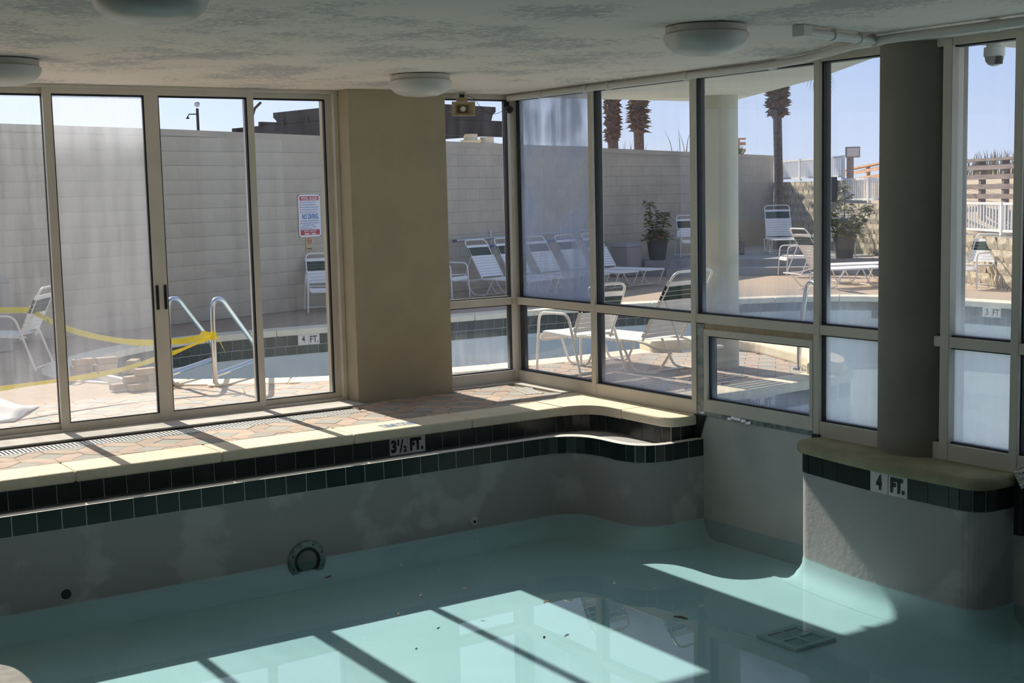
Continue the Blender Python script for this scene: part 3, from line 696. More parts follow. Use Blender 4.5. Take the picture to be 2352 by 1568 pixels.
# bullet camera on corner post
bc = tag(empty('bullet_camera', (-.055, -.06, 2.485), math.radians(-33)), 'small dark bullet camera on the corner post', 'camera')
MB().lathe([(.030, 0), (.034, .006), (.034, .09), (.028, .1)], n=20).build('housing', m_pot, bc, True).matrix_local = Matrix.Translation((0,-.04,-.02)) @ Matrix.Rotation(-math.pi/2, 4, 'X')
MB().lathe([(.018, 0), (.018, .006), (.002, .007)], n=16).build('lens', m_black, bc, True).matrix_local = Matrix.Translation((0,-.04,-.02)) @ Matrix.Rotation(math.pi/2, 4, 'X')
MB().box(-.03, .0, -.0, .02, .01, .05).box(-.05, -.03, 0, .02, -.0, .06).build('bracket', m_black, bc)
# pool wall fittings
niche = tag(empty('pool_light_niche', (-2.97, -1.740, -.80)), 'round pool light niche with bolted ring at the waterline', 'pool light')
RX = Matrix.Rotation(math.pi/2, 4, 'X')
MB().lathe([(.098, .0), (.098, .010), (.142, .010), (.146, .0)], n=40, cap=False).build('ring', m_galv, niche, True).matrix_local = RX
MB().lathe([(.100, .004), (.100, .002), (.004, .002)], n=32).build('recess', m_black, niche, True).matrix_local = RX
MB().lathe([(.076, .003), (.06, .014), (.03, .02), (.003, .021)], n=32).build('lens', mat('murky_lens', (.16, .19, .18), .3), niche, True).matrix_local = RX
bolt = MB().lathe([(.006, 0), (.006, .003), (.001, .004)], n=8).mesh('bolt', m_black)
for k in range(8):
    a = math.radians(22+45*k); b_ = mk('bolt', bolt, niche); b_.matrix_local = Matrix.Translation((.12*math.cos(a), -.010, .12*math.sin(a))) @ RX
inl = tag(empty('return_inlet', (-1.585, -1.738, -.735)), 'white round return inlet with dark hole in the pool wall', 'inlet')
MB().lathe([(.012, .012), (.03, .010), (.036, .0)], n=24, cap=False).build('collar', mat('grey_plastic', (.52, .52, .50), .5), inl, True).matrix_local = RX
MB().lathe([(.013, .002), (.013, .008), (.001, .008)], n=16).build('hole', m_black, inl).matrix_local = RX
hl = MB().lathe([(.032, .0), (.030, .003), (.001, .003)], n=20).build('pipe_hole', m_black); hl.matrix_world = Matrix.Translation((-4.63, -1.736, -.73)) @ RX
tag(hl, 'bare dark pipe hole in the stained pool wall', 'pipe hole')
dg_ = tag(empty('floor_drain', (-1.17, -4.67, FZ), 0), 'square perforated drain cover on the pool floor', 'drain')
c_ = mat('drain_grey', (.52, .58, .55), .6)
dm = MB()
for a, b, c, d in ((-.165,.165,-.165,-.12),(-.165,.165,.12,.165),(-.165,-.12,-.12,.12),(.12,.165,-.12,.12),(-.012,.012,-.12,.12),(-.12,-.012,-.012,.012),(.012,.12,-.012,.012)): dm.box(a, b, c, d, .0, .022)
bevel(dm.build('cover_frame', c_, dg_), .004)
gr_ = MB()
for k in range(12): gr_.box(-.12, .12, -.118+k*.02, -.106+k*.02, .004, .014)
for k in range(12): gr_.box(-.118+k*.02, -.106+k*.02, -.12, .12, .004, .013)
gr_.build('grille', c_, dg_); MB().box(-.12, .12, -.12, .12, .001, .003).build('well', m_pot, dg_)
st = MB().prism([(p.x, p.y) for p in fillet([(-7.8,-2.62,0),(-5.23,-2.62,0),(-5.17,-3.2,0),(-5.45,-4.1,0),(-7.8,-4.1,0)], [0,.42,.3,.5,0], 8)], FZ-.1, -.76).build('pool_step', mat('step_plaster', (.16, .155, .155), .8, col2=(.22, .22, .21), vscale=12), None, True)
tag(bevel(st, .02), 'dark rounded pool step rising from the water at lower left', 'step')
# floating debris
deb = [(-3.03,-2.2,.030,.4,0),(-2.5,-2.25,.02,1.2,1),(-1.98,-2.55,.016,.3,1),(-2.75,-2.95,.022,.8,0),(-2.45,-3.0,.018,2.1,0),(-2.2,-3.55,.03,.5,0),(-1.75,-4.3,.05,1.9,0),(-1.50,-4.2,.03,.2,1),(-3.05,-3.2,.02,1.0,0),(-1.62,-3.5,.028,.7,1),(-1.5,-3.75,.02,.3,1),(-2.6,-4.1,.02,.9,0),(-2.35,-2.5,.012,.5,1),(-1.9,-3.95,.02,.5,1)]
for i, (x, y, s, a, kd) in enumerate(deb):
    z = WZ+.002; mb = MB().prism([(s*math.cos(t), s*.32*math.sin(t)*(1+.4*math.sin(3*t+i))) for t in [k*math.tau/9 for k in range(9)]], -.001, .002)
    o_ = mb.build('leaf_scrap', m_scum if kd else m_debris); o_.location = (x, y, z); o_.rotation_euler = (0,0,a)
    tag(o_, 'pale scrap of scum floating on the pool water' if kd else 'dark leaf scrap floating on the pool water', 'debris', 'pale scraps on the water' if kd else 'dark scraps on the water')

# ================================================================== OUTDOORS
POOL = [(.1,-1.80),(1.2,-1.79),(2.0,-1.74),(2.45,-1.70),(2.85,-1.42),(3.15,-.75),(3.42,.1),(3.25,.72),(2.5,1.13),(1.7,1.14),(.68,1.17),(.05,1.24),(-1.1,1.52),(-1.75,1.86),(-2.4,2.4),(-2.85,3.1),
        (-2.92,3.9),(-2.5,4.75),(-1.7,5.6),(-.75,6.02),(.2,6.10),(1.5,6.05),(3.0,6.05),(4.5,6.0),(5.8,5.85),(7.2,5.4),(8.6,4.75),(9.35,3.9),(9.6,2.6),(9.6,.5),(9.3,-3.0),(8.4,-7.0),(7,-9)]
pp = catmull([(a, b, 0) for a, b in POOL], 5)
PP = Path2(pp)
outer = [(8,-12),(14,-12),(30,-2),(30,24),(-12,9.5),(-12,.1),(.1,.1)]
gpoly = [(p.x, p.y) for p in pp]+outer
struct(MB().prism(gpoly, -1.3, -.075).build('wall_pool_outdoor', mat('outdoor_plaster', (.64, .65, .63), .8, col2=(.58, .60, .59), vscale=1.5)), 'pale blue plaster walls of the outdoor pool')
def offset(path, d):
    o_ = []
    for i, p in enumerate(path):
        t = (path[min(i+1, len(path)-1)]-path[max(i-1, 0)]).normalized(); o_.append((p.x-t.y*d, p.y+t.x*d))
    return o_
off = offset(pp, .30)
mt, t, p, o_ = nodes_of('far_paving'); m_deckfar = mt
tcn = N(t, 'ShaderNodeTexCoord'); mpn = N(t, 'ShaderNodeMapping'); mpn.inputs['Rotation'].default_value = (0,0,math.pi/4)
br = N(t, 'ShaderNodeTexBrick'); br.inputs['Scale'].default_value = 3.4; br.inputs['Color1'].default_value = (.44,.32,.225,1); br.inputs['Color2'].default_value = (.37,.285,.215,1); br.inputs['Mortar'].default_value = (.26,.21,.165,1); br.inputs['Mortar Size'].default_value = .012
t.links.new(tcn.outputs['Object'], mpn.inputs['Vector']); t.links.new(mpn.outputs['Vector'], br.inputs['Vector']); t.links.new(br.outputs['Color'], p.inputs['Base Color']); p.inputs['Roughness'].default_value = .9
gdeck = struct(MB().prism([tuple(q) for q in off]+outer, -.075, -.012).build('floor_terrace', m_deckfar), 'terracotta paved terrace around the outdoor pool')
struct(MB().box(.03, 12, -12, 7, -1.35, -1.0).box(-4, .03, .1, 7, -1.35, -1.0).build('floor_pool_outdoor', mat('outdoor_pool_floor', (.74, .77, .76), .8, col2=(.68, .73, .73), vscale=1)), 'pale blue floor of the outdoor pool')
opoly = [(q.x, q.y) for q in pp]+[(.1,-9)]
ow = MB().add([(a, b, -.84) for a, b in opoly], [tuple(range(len(opoly)))]).build('outdoor_pool_water', water_mat('clear_pool_water', (.84, .92, .93)))
tag(ow, 'shallow clear water in the sunny outdoor pool', 'water', kind='stuff')
# outdoor coping stones
trim5 = struct(empty('trim_5'), 'cream coping stones around the outdoor pool')
cp_in, cp_out = offset(pp, -.03), offset(pp, .34)
Pi, Po = Path2(cp_in), Path2(cp_out)
n_st = 40
for k in range(n_st):
    a, b = k/n_st, (k+1)/n_st
    if a > .86: break
    q = [Pi.at(Pi.L*(a+(b-a)*j/3)) for j in range(4)]; q2 = [PP.at(PP.L*(a+(b-a)*j/3)) for j in range(4)]
    poly = []; back = []
    for j in range(4):
        s = PP.L*(a+(b-a)*j/3); c = PP.at(s); tdir = (PP.at(s+.05)-PP.at(s-.05)).normalized(); nn = Vector((-tdir.y, tdir.x))
        g = .004*tdir*(1 if j == 0 else (-1 if j == 3 else 0))
        poly.append((c.x-nn.x*.03+g.x, c.y-nn.y*.03+g.y)); back.append((c.x+nn.x*.34+g.x, c.y+nn.y*.34+g.y))
    o_ = MB().prism(poly+back[::-1], -.08, .003).build('coping_stone', m_coping, trim5); bevel(o_, .012)
# tiles of the outdoor pool (far side and peninsula)
wp = bpy.data.objects['wall_pool_outdoor']
tl_path = [(q[0], q[1]) for q in offset(pp, -.0)]
TP = Path2(tl_path)
def s_of(x, y):
    return min((k*TP.L/800 for k in range(801)), key=lambda s: (TP.at(s)-Vector((x, y))).length)
sF0, sF1 = s_of(-2.6, 4.6), s_of(6.4, 5.65)
sM = s_of(.60, 6.09)
nM = int((sM-sF0)/.1527); dF = sM-nM*.1527
far_up = tile_row(tl_path, wp, -.215, -.08, m_tile_b, 1, d0=dF, d1=dF+.1527*70, special={nM: m_tile_wo, nM+1: m_tile_wo}, curve_half=False)
far_up[nM]['label'] = 'white outdoor depth tile with worn numeral'
place(text_fit('4', .045, .085, m_ink, .01), 'lettering', far_up[nM], (0,-.0056,.01), (1,0,0), (0,0,1)); place(text_fit('FT.', .115, .09, m_ink, .02), 'lettering', far_up[nM], (.1527,-.0056,.0), (1,0,0), (0,0,1))
tile_row(tl_path, wp, -.335, -.222, m_tile_g, 1, d0=dF-.02, d1=dF-.02+.1527*70, curve_half=False)
tile_row(tl_path, wp, -.215, -.08, m_tile_b, 1, d0=.2, d1=2.6, special={6: m_tile_wo, 7: m_tile_wo}, curve_half=False)
pt = [o2 for o2 in wp.children][-1]
pen = [o2 for o2 in wp.children if abs(o2.location.y+1.79) < .12 and o2.location.x < 2.4 and abs(o2.location.z+.1475) < .01]
pen.sort(key=lambda o2: o2.location.x)
if len(pen) > 8: depth_text(pen[6], (0,-.0056,0), (1,0,0), (0,0,1), '3.5', m_ink)
sR = s_of(9.35, 2.2)
rt = tile_row(tl_path, wp, -.215, -.08, m_tile_b, 1, d0=sR-.1527*12, d1=sR+.1527*12, special={12: m_tile_wo, 13: m_tile_wo}, curve_half=False)
place(text_fit('3', .048, .095, m_ink, .02), 'lettering', rt[12], (0,-.0056,0), (1,0,0), (0,0,1)); place(text_fit('FT', .11, .095, m_ink, .02), 'lettering', rt[13], (0,-.0056,0), (1,0,0), (0,0,1))
tile_row(tl_path, wp, -.335, -.222, m_tile_g, 1, d0=sR-.1527*12, d1=sR+.1527*12, curve_half=False)
mb = MB()
for a, b in ((dF+.1527*70, sR-.1527*12), (sF0-.1527*16, dF)):
    s = a
    while s < b:
        c0, c1 = TP.at(s), TP.at(s+.15); v = (c1-c0); x = v.normalized(); nn = Vector((x.y, -x.x)); mid = (c0+c1)/2+nn*.003
        mb.obox((mid.x, mid.y, -.147), (x.x*.074, x.y*.074, 0), (nn.x*.004, nn.y*.004, 0), (0,0,.067)); s += .1527
tag(mb.build('far_tiles', m_tile_b, wp), kind='stuff')
# pavers near the windows
def in_poly(x, y, poly):
    r = False; j = len(poly)-1
    for i in range(len(poly)):
        a, b = poly[i], poly[j]
        if (a[1] > y) != (b[1] > y) and x < (b[0]-a[0])*(y-a[1])/(b[1]-a[1])+a[0]: r = not r
        j = i
    return r
offp = [tuple(q) for q in off]+outer
def keep_out(c):
    if not in_poly(c[0], c[1], offp): return False
    if (Vector(c)-Vector((-2.9, 2.5))).length < .75 : return False      # broken-up paving
    return min((Vector(c)-TP.at(k*TP.L/160)).length for k in range(0, 140)) > .33
def clip_out(q, c):
    return clip(q, 0, -1, -.105) if c[0] < .05 else clip(q, -1, 0, -.105)
lay_pavers((-5.4, 3.3, -1.45, 1.6), clip_out, gdeck, .0, limit=290, keep=keep_out)
# curb of the raised beam on the terrace point
cb_ = catmull([(2.35,1.02,0),(2.95,.78,0),(3.22,.15,0),(2.98,-.62,0),(2.68,-1.28,0),(2.33,-1.60,0)], 6)
a_ = offset(cb_, .17); b_ = offset(cb_, -.17)
o_ = MB().prism(a_+b_[::-1], -.01, .115).build('trim_6', m_coping); struct(bevel(o_, .03, 3), 'raised cream curb curving around the terrace point')
struct(MB().box(-8, .1, .1, .32, -.05, .0).box(.1, .28, -1.5, .32, -.05, .0).build('trim_7', m_concrete), 'concrete strip outside the windows')

# ---------------------------------------------------------------- block wall
C0, W0 = Vector((17.5, 14.4)), Vector((-.35, 8.05)); wd_ = (C0-W0).normalized(); wn_ = Vector((wd_.y, -wd_.x))     # wn_ points to the terrace
def wpt(s, z, d=0.): q = W0+wd_*s+wn_*d; return Vector((q.x, q.y, z))
S0, S1 = -6.0, (C0-W0).length
def top_z(s): return 2.70-.0118*s if s > 0 else 2.70-.003*s
core = MB(); k = 12
ss = [S0+(S1-S0)*i/k for i in range(k+1)]
vs = []; fs = []
for s in ss: vs += [wpt(s,-.1,-.004), wpt(s,top_z(s),-.004), wpt(s,top_z(s),-.2), wpt(s,-.1,-.2)]
for i in range(k): fs += [(i*4+j, i*4+(j+1) % 4, (i+1)*4+(j+1) % 4, (i+1)*4+j) for j in range(4)]
fs += [(0,3,2,1), (k*4, k*4+1, k*4+2, k*4+3)]
bw = struct(core.add(vs, fs).build('wall_garden', m_joint), 'tall painted concrete block wall behind the outdoor pool')
blk = MB().box(-.1993, .1993, -.006, .0, -.0985, .0985).mesh('block', m_block)
rest = MB(); cnt = 0; rot_w = math.atan2(wd_.y, wd_.x)
for c in range(13):
    z = .0985+c*.2; s = S0+(.2 if c % 2 else 0)
    while s < S1-.2:
        tz = top_z(s)
        if z+.0975 <= tz+.02:
            if -2.9 < s < 5.9 and cnt < 298:
                o_ = mk('block', blk, bw); q = wpt(s, z, .004); o_.location = q; o_.rotation_euler = (0,0,rot_w); cnt += 1
            else: rest.obox(wpt(s, z, .001), tuple(wd_*.197)+(0,), tuple(wn_*.005)+(0,), (0,0,.0975))
        s += .4
tag(rest.build('block_field', m_block, bw), kind='stuff')
vs = []; 
capm = MB()
for i in range(k): 
    a, b = ss[i], ss[i+1]; capm.add([wpt(a,top_z(a)-.09,.012), wpt(b,top_z(b)-.09,.012), wpt(b,top_z(b),.012), wpt(a,top_z(a),.012), wpt(a,top_z(a)-.09,-.21), wpt(b,top_z(b)-.09,-.21), wpt(b,top_z(b),-.21), wpt(a,top_z(a),-.21)],
        [(0,1,2,3),(4,7,6,5),(3,2,6,7),(0,4,5,1)])
capm.build('wall_cap', m_block, bw)
# signs on the wall
sg = tag(empty('pool_rules_sign', wpt(2.70, 1.435, .02)), 'white and red pool rules sign fixed to the block wall', 'sign')
RT, UP = (wd_.x, wd_.y, 0), (0,0,1); Mx = Matrix(((wd_.x, 0, wn_.x, 0), (wd_.y, 0, wn_.y, 0), (0, 1, 0, 0), (0, 0, 0, 1)))
def splate(name, par, x0, x1, z0, z1, d0, d1, mt_): 
    o_ = MB().box(x0, x1, z0, z1, d0, d1).build(name, mt_, par); o_.matrix_local = Mx; return o_
sp0 = splate('plate', sg, -.235, .235, -.325, .325, 0, .006, m_signw)
sp1 = splate('red_band', sg, -.205, .205, .235, .30, .006, .008, m_signr); sp2 = splate('red_band', sg, -.205, .205, -.295, -.215, .006, .008, m_signr)
def stext(tx, x, z, w_, h_, mt_, bold=.01, d=.009, par=None):
    place(text_fit(tx, w_, h_, mt_, bold), 'lettering', par or sp0, (x, z, d), (1,0,0), (0,1,0))
m_signwt = mat('sign_white_letters', (.8, .8, .8), .5)
stext('POOL RULES', 0, .267, .34, .048, m_signwt, .02, par=sp1)
lines = [('WARNING: NO LIFEGUARD ON DUTY', .205, .30), ('SHOWER BEFORE ENTERING POOL', .168, .30), ('NO GLASS OR ANIMALS IN THE FENCED POOL AREA', .131, .36), ('NO FOOD OR BEVERAGES IN POOL OR ON POOL DECK', .094, .36), ('DO NOT SWALLOW THE POOL WATER', .057, .33),
         ('NO SWIMMING WITH AN OPEN WOUND OR ILLNESS', -.078, .36), ('CHILDREN UNDER 12 YRS. MUST BE', -.112, .36), ('ACCOMPANIED BY AN ADULT', -.142, .26), ('BATHING LOAD ______ PERSONS', -.172, .30), ('EMERGENCY NUMBER ________', -.200, .30)]
for tx, z, w_ in lines:
    stext(tx, -.165+w_/2, z, w_, .018, m_signb, .01)
    if 'ACCOMP' not in tx: splate('bullet', sg, -.20, -.182, z-.008, z+.008, .006, .008, m_signr)
stext('NO DIVING.', .015, -.010, .36, .085, m_signb, .03)
stext('POOL HOURS', 0, -.237, .25, .028, m_signwt, .01, par=sp2); splate('blank', sg, -.12, -.03, -.287, -.268, .008, .009, m_signwt); splate('blank', sg, .03, .12, -.287, -.268, .008, .009, m_signwt); stext('TO', 0, -.277, .035, .016, m_signwt, par=sp2)
for a in (-.225, .225):
    for b in (-.315, .315): splate('screw', sg, a-.008, a+.008, b-.008, b+.008, .006, .011, m_black)
ns = tag(empty('no_smoking_sign', wpt(2.67, 1.01, .02)), 'small tan no smoking sign below the pool rules sign', 'sign')
splate('plate', ns, -.065, .065, -.11, .10, 0, .005, m_signt)
rg = MB(); 
for kk in range(28):
    a, b = kk*math.tau/28, (kk+1)*math.tau/28
    rg.add([(.05*math.cos(a), .04+.05*math.sin(a), 0), (.05*math.cos(b), .04+.05*math.sin(b), 0), (.037*math.cos(b), .04+.037*math.sin(b), 0), (.037*math.cos(a), .04+.037*math.sin(a), 0)], [(0,1,2,3)])
rg.prism([(-.034,.068),(-.026,.076),(.034,.012),(.026,.004)], -.0002, .0002)
o_ = rg.build('red_ring', m_signr, ns); o_.matrix_local = Mx @ Matrix.Translation((0,0,.0065))
splate('cigarette', ns, -.03, .03, .034, .044, .005, .006, m_black); splate('dark_bar', ns, -.05, .05, -.088, -.072, .005, .006, m_black)
# telescopic poles on wall hooks
for z, s0, s1, mt_, lb in ((.90, 6.2, 10.4, m_silver, 'long silver pool pole held on the wall hooks'), (.76, 6.75, 10.2, m_blue, 'blue pool brush pole below the silver pole')):
    r_ = tag(empty('pool_pole', wpt((s0+s1)/2, z, .07)), lb, 'pole'); c = Vector(r_.location)
    MB().tube([wpt(s0, z, .07)-c, wpt(s1, z+.03, .07)-c], .020, 10).build('shaft', mt_, r_, True); MB().tube([wpt(s0-.06, z, .07)-c, wpt(s0+.02, z, .07)-c], .022, 10).build('end_cap', m_black, r_, True)
for s in (7.28, 9.5):
    r_ = tag(empty('wall_hook', wpt(s, .8, .02)), 'thin white hook bar holding the poles, %s' % ('behind the first lounge chairs' if s < 8 else 'behind the fogged window'), 'hook', 'pole hooks'); c = Vector(r_.location)
    MB().obox((0,0,.03), tuple(wd_*.015)+(0,), tuple(wn_*.006)+(0,), (0,0,.2)).build('bar', m_tube, r_)
    for z in (.875, .735): MB().tube([wpt(s, z, .02)-c, wpt(s, z, .10)-c, wpt(s, z+.05, .11)-c], .008, 6).build('hook', m_tube, r_, True)

# ---------------------------------------------------------------- retaining wall, fences, raised deck
RA, RB = Vector((17.5, 14.4)), Vector((12., 4.)); rd = (RB-RA).normalized(); rn = Vector((rd.y, -rd.x))      # rn towards the terrace?
if (Vector((5, 5))-RA).dot(rn) < 0: rn = -rn
def rpt(s, z, d=0.): q = RA+rd*s+rn*d; return Vector((q.x, q.y, z))
tiers = ((-.3, 4.75, 9, 1.82), (4.75, 8.6, 7, 1.33), (8.6, 16.5, 4, .83))
rot_r = math.atan2(rd.y, rd.x)
rw = struct(MB().add([], []).build('wall_retaining', m_mortar), 'tan split face block retaining wall'); 
core = MB()
for a, b, n, zt in tiers:
    core.obox(rpt((a+b)/2, zt/2-.05, -.28), tuple(rd*((b-a)/2))+(0,), tuple(rn*.25)+(0,), (0,0,zt/2+.03))
rw.data = core.mesh('wall_retaining', m_mortar)
rb = []
for kk in range(4):
    mb_ = MB(); vs = []; random.seed(50+kk)
    nx, nz = 5, 3
    for iz in range(nz):
        for ix in range(nx):
            e = ix in (0, nx-1) or iz in (0, nz-1); vs.append((-.197+.394*ix/(nx-1), 0 if e else .008+random.uniform(0, .016), -.097+.194*iz/(nz-1)))
    fs = [(iz*nx+ix, iz*nx+ix+1, (iz+1)*nx+ix+1, (iz+1)*nx+ix) for iz in range(nz-1) for ix in range(nx-1)]
    mb_.add(vs, fs).box(-.197, .197, -.05, 0, -.097, .097); rb.append(mb_.mesh('block', m_ret))
sgn = 1 if (Vector((-math.sin(rot_r), math.cos(rot_r)))).dot(rn) > 0 else -1
for a, b, n, zt in tiers:
    for c in range(n):
        z = zt-.1-c*.2-.005
        s = a+.2+(.2 if c % 2 else 0)
        while s < min(b, 14.2):
            o_ = mk('block', random.choice(rb), rw); o_.location = rpt(s, z, -.02); o_.rotation_euler = (0,0,rot_r+(math.pi if sgn < 0 else 0)); s += .4
def fence(s0, s1, z0, h, label, d=-.15, step=.11):
    r_ = tag(empty('picket_fence', rpt((s0+s1)/2, z0, d)), label, 'fence', 'white picket fences on the retaining wall'); c = Vector(r_.location)
    L = s1-s0; ax = lambda l: tuple(rd*l)+(0,)
    for z in (h-.02, .06): MB().obox((0,0,z), ax(L/2), tuple(rn*.018)+(0,), (0,0,.02)).build('rail', m_fence, r_)
    bm_ = MB().obox((0,0,h/2+.02), ax(.011), tuple(rn*.011)+(0,), (0,0,h/2-.06)).mesh('picket', m_fence); pm = MB().obox((0,0,h/2), ax(.03), tuple(rn*.03)+(0,), (0,0,h/2+.01)).mesh('post', m_fence)
    n = int(L/step)
    for i in range(n+1):
        s = -L/2+i*L/n; o_ = mk('post' if i % 13 == 0 or i == n else 'picket', pm if i % 13 == 0 or i == n else bm_, r_); o_.location = tuple(rd*s)+(0,)
fence(.2, 4.6, 1.84, .50, 'white picket fence on the highest wall tier beside the palm')
fence(4.7, 8.5, 1.35, .50, 'white picket fence on the middle wall tier behind the potted plant')
fence(9.2, 14.3, .86, .52, 'white picket fence on the low wall tier behind the single chair')
tag(MB().obox(rpt(4.62, 1.62, .07), tuple(rd*.06)+(0,), tuple(rn*.06)+(0,), (0,0,.27)).build('dark_post', m_pot), 'dark square post at the end of the middle picket fence', 'post')
# raised deck with step
rdk = [(11.4,12.05),(10.48,10.92),(10.75,10.45),(11.6,9.95),(12.75,8.95),(13.35,7.9),(13.75,7.3),(15.3,10.2),(17.4,14.2),(16.5,14.0)]
struct(MB().prism(rdk, -.01, .29).build('floor_raised', mat('grey_terrace_concrete', (.33, .32, .32), .9, bump=.3, bscale=60, col2=(.28, .27, .27), vscale=4)), 'raised concrete terrace in the far corner')
struct(MB().prism([(x-.32, y-.25) for x, y in rdk[2:6]]+rdk[5:1:-1], -.01, .14).build('floor_step', MATS['grey_terrace_concrete']), 'step in front of the raised terrace')
# dune behind
dn = MB(); vs = []; nx, ny = 26, 14
for i in range(nx):
    for j in range(ny):
        s = -14+i*1.4; d = -.5-j*2.2
        z = .55+(.9 if s < 5 else (.45 if s < 9 else .0))*(1)+.16*math.sin(i*.9+j)+.10*j
        q = rpt(s, min(z, 2.3), d); vs.append(q)
dn.add(vs, [(i*ny+j, (i+1)*ny+j, (i+1)*ny+j+1, i*ny+j+1) for i in range(nx-1) for j in range(ny-1)])
struct(dn.build('ground_dune', m_dune, None, True), 'sandy dune behind the retaining wall')
struct(MB().prism([(-40,9),(16.9,26),(40,40),(-40,60)], -.3, .0).build('ground_back', m_dune), 'sandy ground beyond the block wall')
# boardwalk railings
def boardwalk(name, p0, p1, zb, zt, label, nposts, mt_, slope=0., boards=4):
    p0, p1 = Vector(p0), Vector(p1); mid = (p0+p1)/2; r_ = tag(empty(name, (mid.x, mid.y, zb)), label, 'railing'); d = (p1-p0); L = d.length; d.normalize(); nn = Vector((-d.y, d.x))
    def bar(nm, z, hz, t_, dd=0., m_=mt_): MB().obox((nn.x*dd, nn.y*dd, z-zb), (d.x*L/2, d.y*L/2, slope*L/2), (nn.x*t_, nn.y*t_, 0), (0,0,hz)).build(nm, m_, r_)
    bar('cap_rail', zt, .025, .12)
    for i in range(boards): bar('board', zt-.14-i*(zt-zb-.16)/boards, .045, .018, -.05)
    pm = MB().box(-.05, .05, -.05, .05, -.25, zt-zb-.02).mesh('post', mt_)
    for i in range(nposts):
        o_ = mk('post', pm, r_); s = (-.5+(i+.5)/nposts)*L; o_.location = (d.x*s, d.y*s, slope*s); o_.rotation_euler = (0,0,math.atan2(d.y, d.x))
boardwalk('boardwalk_railing', (16.9, 10.0), (12.9, 3.0), 1.25, 2.12, 'weathered brown boardwalk railing above the right picket fence', 8, m_wood)
boardwalk('ramp_railing', (25.5, 19.5), (21.0, 12.0), 1.75, 2.32, 'sunlit tan ramp railing behind the sign post', 5, m_woodo, slope=-.06+.10, boards=2)
boardwalk('wooden_railing', (20.3, 20.25), (21.3, 19.4), 2.2, 3.12, 'orange slatted wooden railing peeking over the block wall', 3, m_woodo, boards=4)
lp = tag(empty('sign_post', (18.6, 12.9, 1.0)), 'small square sign on a wooden post beyond the fence', 'sign')
MB().box(-.06, .06, -.06, .06, 0, 1.45).build('post', m_wood, lp)
pl_ = MB().obox((0,-.08,1.5), (.15,-.10,0), (.006,.009,0), (0,0,.13)); bevel(pl_.build('plate', m_wood, lp), .01); MB().obox((-.012,-.10,1.5), (.125,-.083,0), (.002,.003,0), (0,0,.105)).build('face', mat('sign_face', (.62, .55, .55), .6), lp)
tag(MB().box(-.06, .06, -.06, .06, 0, 1.0).build('wooden_stump', m_wood), 'single wooden stump post in front of the boardwalk', 'post').location = (14.35, 6.3, .75)

# ---------------------------------------------------------------- lamp, pole, pergola
lm = tag(empty('lamp_post', (5.0, 20.75, 0)), 'tall thin lamp post with round globe and side arm beyond the wall', 'lamp')
MB().tube([(0,0,0), (0,0,3.85)], .035, 8).build('pole', m_darkwood, lm, True); MB().lathe([(.004,-.07),(.05,-.05),(.07,0),(.05,.05),(.004,.07)], (0,0,3.95), 16).build('globe', mat('pale_globe', (.5,.48,.5), .5), lm, True)
MB().tube([(0,0,3.72), (-.17,.1,3.72), (-.2,.12,3.66)], .014, 6).build('arm', m_darkwood, lm, True); MB().lathe([(.015,.04),(.05,0),(.015,-.01)], (-.2,.12,3.62), 12).build('shade', m_darkwood, lm, True)
cp = tag(empty('curved_pole', (6.85, 21.9, 0)), 'dark curved pole tip rising behind the pergola', 'pole')
MB().tube([(0,0,0),(0,0,3.45),(.02,-.01,3.75),(.08,-.04,3.95),(.22,-.12,4.1)], .035, 8).build('pole', m_darkwood, cp, True)
pg = tag(empty('pergola', (5.6, 14.0, 0)), 'dark brown timber pergola on cream columns beyond the wall', 'pergola'); pc_ = Vector(pg.location)
CR = Vector((5.45, 12.25)); LE = Vector((4.65, 17.3)); RE = Vector((8.75, 13.4))
def beam(a, b, z0, z1, th, over0, over1, nm='beam'):
    d = (b-a).normalized(); nn = Vector((-d.y, d.x)); a2 = a-d*over0; b2 = b+d*over1; L = (b2-a2).length
    prof = [(0, z1), (L, z1), (L, z1-.10), (L-.10, z1-.16), (L-.16, z0), (.16, z0), (.10, z1-.16), (0, z1-.10)]
    mb_ = MB(); vs = []
    for sgn_ in (-1, 1):
        for s, z in prof: q = a2+d*s+nn*th*sgn_; vs.append((q.x-pc_.x, q.y-pc_.y, z))
    n = len(prof); mb_.add(vs, [tuple(range(n)), tuple(range(n, 2*n))[::-1]]+[(i, n+i, n+(i+1) % n, (i+1) % n) for i in range(n)])
    mb_.build(nm, m_darkwood, pg)
beam(LE, CR, 2.86, 3.22, .06, .3, .0); beam(CR, RE, 2.86, 3.18, .06, .0, .3)
L2 = LE.lerp(CR, .26); R2 = RE.lerp(CR, .08)
beam(L2, CR, 3.2, 3.46, .06, .0, .0); beam(CR, R2, 3.16, 3.46, .06, .0, .0)
far = CR+(LE-CR)+(RE-CR)
beam(LE, far, 2.9, 3.18, .06, .2, .2); beam(RE, far, 2.9, 3.18, .06, .2, .2)
for i in range(1, 6): beam(LE.lerp(far, i/6)*.0+LE.lerp(CR, i/6), RE.lerp(far, i/6)*.0+far.lerp(RE, i/6), 3.18, 3.3, .04, .1, .1, 'rafter')
colp = [(4.70, 14.85, 2.84), (7.65, 12.88, 2.84), (8.05, 12.9, 2.78), (8.6, 17.6, 2.84)]
for x, y, zt in colp:
    MB().lathe([(.15, 0), (.125, 2.35), (.125, zt-.3), (.155, zt-.28), (.135, zt-.25), (.15, zt-.14), (.22, zt-.10), (.22, zt-.07), (.14, zt-.06), (.14, zt+.05)], (x-pc_.x, y-pc_.y, 0), 20).build('column', m_capital, pg, True)

